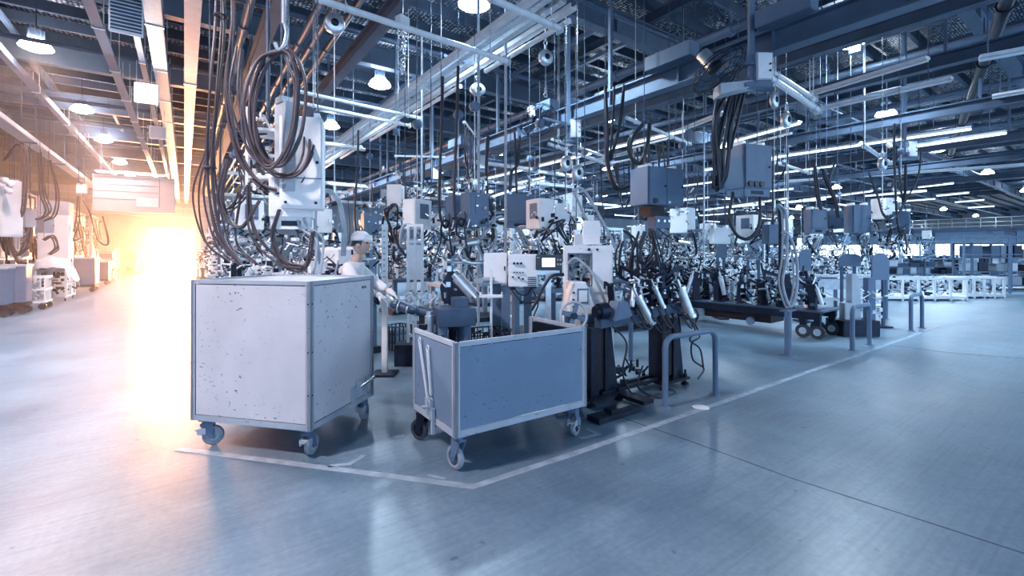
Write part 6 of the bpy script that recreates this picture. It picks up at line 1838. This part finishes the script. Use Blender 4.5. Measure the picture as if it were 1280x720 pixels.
MB().lathe([(0.083, 0.03), (0.086, 0.0), (0.080, -0.03)], hc + Vector((-0.016, 0, 0.012)), (0, 0, 1), 20).build('hair', 'plastic_black', worker)

# the grey gun body he leans on
c = P(505, 382, 4.88)
t = thing('held_weld_gun', 'slanted grey weld gun body under the worker hands with dark legs', 'weld gun', (c.x, c.y, 0), -YAW)
z = c.z
MB().tube(spl([(-0.13, 0.03, z + 0.03), (-0.04, 0.02, z - 0.01), (0.08, 0.0, z - 0.04), (0.30, -0.02, z - 0.08)], 6), 0.052, 14).build('gun_body', 'blue_steel', t)
for q in (-0.06, 0.04, 0.14):
    MB().ring((q, 0.01, z - 0.03 - q * 0.2), (1, -0.05, -0.2), 0.056, 0.010, 18, 6).build('clamp_band', 'galvanised', t)
MB().cyl((0.28, -0.02, z - 0.10), (0.42, -0.03, z - 0.04), 0.05, n=14).build('gun_nose', 'galvanised', t)
for x0, x1 in ((0.20, 0.21), (0.30, 0.36), (0.25, 0.28)):
    MB().bar((x0, 0.0, z - 0.08), (x1, 0.02, 0.02), 0.07, 0.06).build('leg', 'rust_steel', t)
MB().box((0.28, 0.02, 0.01), (0.26, 0.2, 0.02)).build('foot', 'dark_steel', t)
o = rand_bits(MB(), random.Random(71), (-0.1, -0.08, z - 0.02), (0.4, 0.1, z + 0.14), 30, 0.018, 0.06).build('fitting', 'galvanised', t); o['kind'] = 'stuff'

# ================================================================== SETTING THE COPIES DOWN, CLEAR OF EVERYTHING
bpy.context.view_layer.update()
def box_of(o):
    lo, hi = [1e9] * 3, [-1e9] * 3
    st = [o]
    while st:
        q = st.pop(); st += list(q.children)
        if q.type == 'MESH':
            for c_ in q.bound_box:
                w_ = q.matrix_world @ Vector(c_)
                for i in range(3):
                    lo[i] = min(lo[i], w_[i]); hi[i] = max(hi[i], w_[i])
    return lo, hi
def local_boxes(o):
    """boxes of the parts in the prototype's own frame, so that a thin rope does not claim the room of the whole"""
    out = []
    for q in o.children:
        bb = [Vector(c_) for c_ in q.bound_box]
        out.append(([min(c_[i] for c_ in bb) for i in range(3)], [max(c_[i] for c_ in bb) for i in range(3)]))
    return out
proto_names = {pr[0].name for pr, *_ in QUEUE}
TAKEN = []
for o in list(sc.objects):
    if o.parent is None and o.get('category') and o.name not in proto_names:
        if o.type == 'MESH':
            TAKEN.append(box_of(o))
        else:
            for q in o.children:
                if q.type == 'MESH':
                    TAKEN.append(box_of(q))
LB = {n: local_boxes(bpy.data.objects[n]) for n in proto_names}
def boxes_at(name, loc, rot):
    m = Matrix.Rotation(rot, 3, 'Z')
    out = []
    for lo, hi in LB[name]:
        cs = [m @ Vector((x, y, z)) + loc for x in (lo[0], hi[0]) for y in (lo[1], hi[1]) for z in (lo[2], hi[2])]
        out.append(([min(c_[i] for c_ in cs) for i in range(3)], [max(c_[i] for c_ in cs) for i in range(3)]))
    return out
def hits(bs):
    L0 = [min(b_[0][i] for b_ in bs) for i in range(3)]; H0 = [max(b_[1][i] for b_ in bs) for i in range(3)]
    near = [t_ for t_ in TAKEN if all(t_[0][i] < H0[i] and t_[1][i] > L0[i] for i in range(3))]
    for b_ in bs:
        for t_ in near:
            if all(b_[0][i] < t_[1][i] and b_[1][i] > t_[0][i] for i in range(3)):
                return True
    return False
MARKS = [(434, 'the worker'), (505, 'the ladder frame'), (567, 'the dark block'), (636, 'the knobbed control box'), (684, 'the touch screen'), (734, 'the power cabinet'), (820, 'the twin-door box'), (900, 'the white hanging box'), (940, 'the tall sockets box'), (985, 'the single guard post'), (1062, 'the bracket column'), (1130, 'the lone guard hoop')]
placed, used = [], set()
for pr, loc, rot, label, group in QUEUE:
    o, lab, grp = pr
    spot = None
    for r_ in (0, 0.3, 0.6, 0.9, 1.3):
        for k in range(1 if r_ == 0 else 8):
            q = loc + Vector((r_ * math.cos(k * math.pi / 4), r_ * math.sin(k * math.pi / 4), 0))
            if not hits(boxes_at(o.name, q, rot)):
                spot = q; break
        if spot is not None: break
    if spot is None:
        continue
    TAKEN += boxes_at(o.name, spot, rot)
    if o.name not in used:
        used.add(o.name); c = o
        o.location = spot; o.rotation_euler = (0, 0, rot); o['group'] = group or grp
    else:
        c = dup(o, spot, rot, None, group or grp)
    if label:
        c['label'] = label
    else:
        d = Vector((spot.x, spot.y, 0)); Z = d.dot(FWD); px = CX + d.dot(RGT) / Z * FPX
        placed.append((c, Z, min(MARKS, key=lambda m_: abs(m_[0] - px))[1], lab))
count = {}
for c, Z, mk, lab in sorted(placed, key=lambda a: a[1]):
    n = count[(lab, mk)] = count.get((lab, mk), 0) + 1
    c['label'] = '%s, %s one back behind %s' % (lab, ORD[min(n, 15) - 1], mk)
for n in proto_names - used:
    o = bpy.data.objects[n]
    for q in list(o.children):
        for g in list(q.children): bpy.data.objects.remove(g)
        bpy.data.objects.remove(q)
    bpy.data.objects.remove(o)
# ================================================================== HAZE ADDED TO SPREAD THE FLARE GLOW
def haze_material(dens):
    m = bpy.data.materials.new('flare_haze'); m.use_nodes = True
    N, L = m.node_tree.nodes, m.node_tree.links
    N.remove(N['Principled BSDF'])
    v = N.new('ShaderNodeVolumeScatter')
    v.inputs['Color'].default_value = (1, 0.95, 0.92, 1)
    v.inputs['Density'].default_value = dens
    v.inputs['Anisotropy'].default_value = 0.55
    L.new(v.outputs[0], N['Material Output'].inputs['Volume'])
    MATS['haze'] = m
haze_material(HAZE)
hz = MB().b2((-8.9, 11.0, 0.02), (0.9, 46.5, 6.4)).build('haze', 'haze')
hz['kind'] = 'stuff'
tag(hz, 'added haze in the aisle imitating the orange flare glow', 'haze')
bpy.context.view_layer.update()
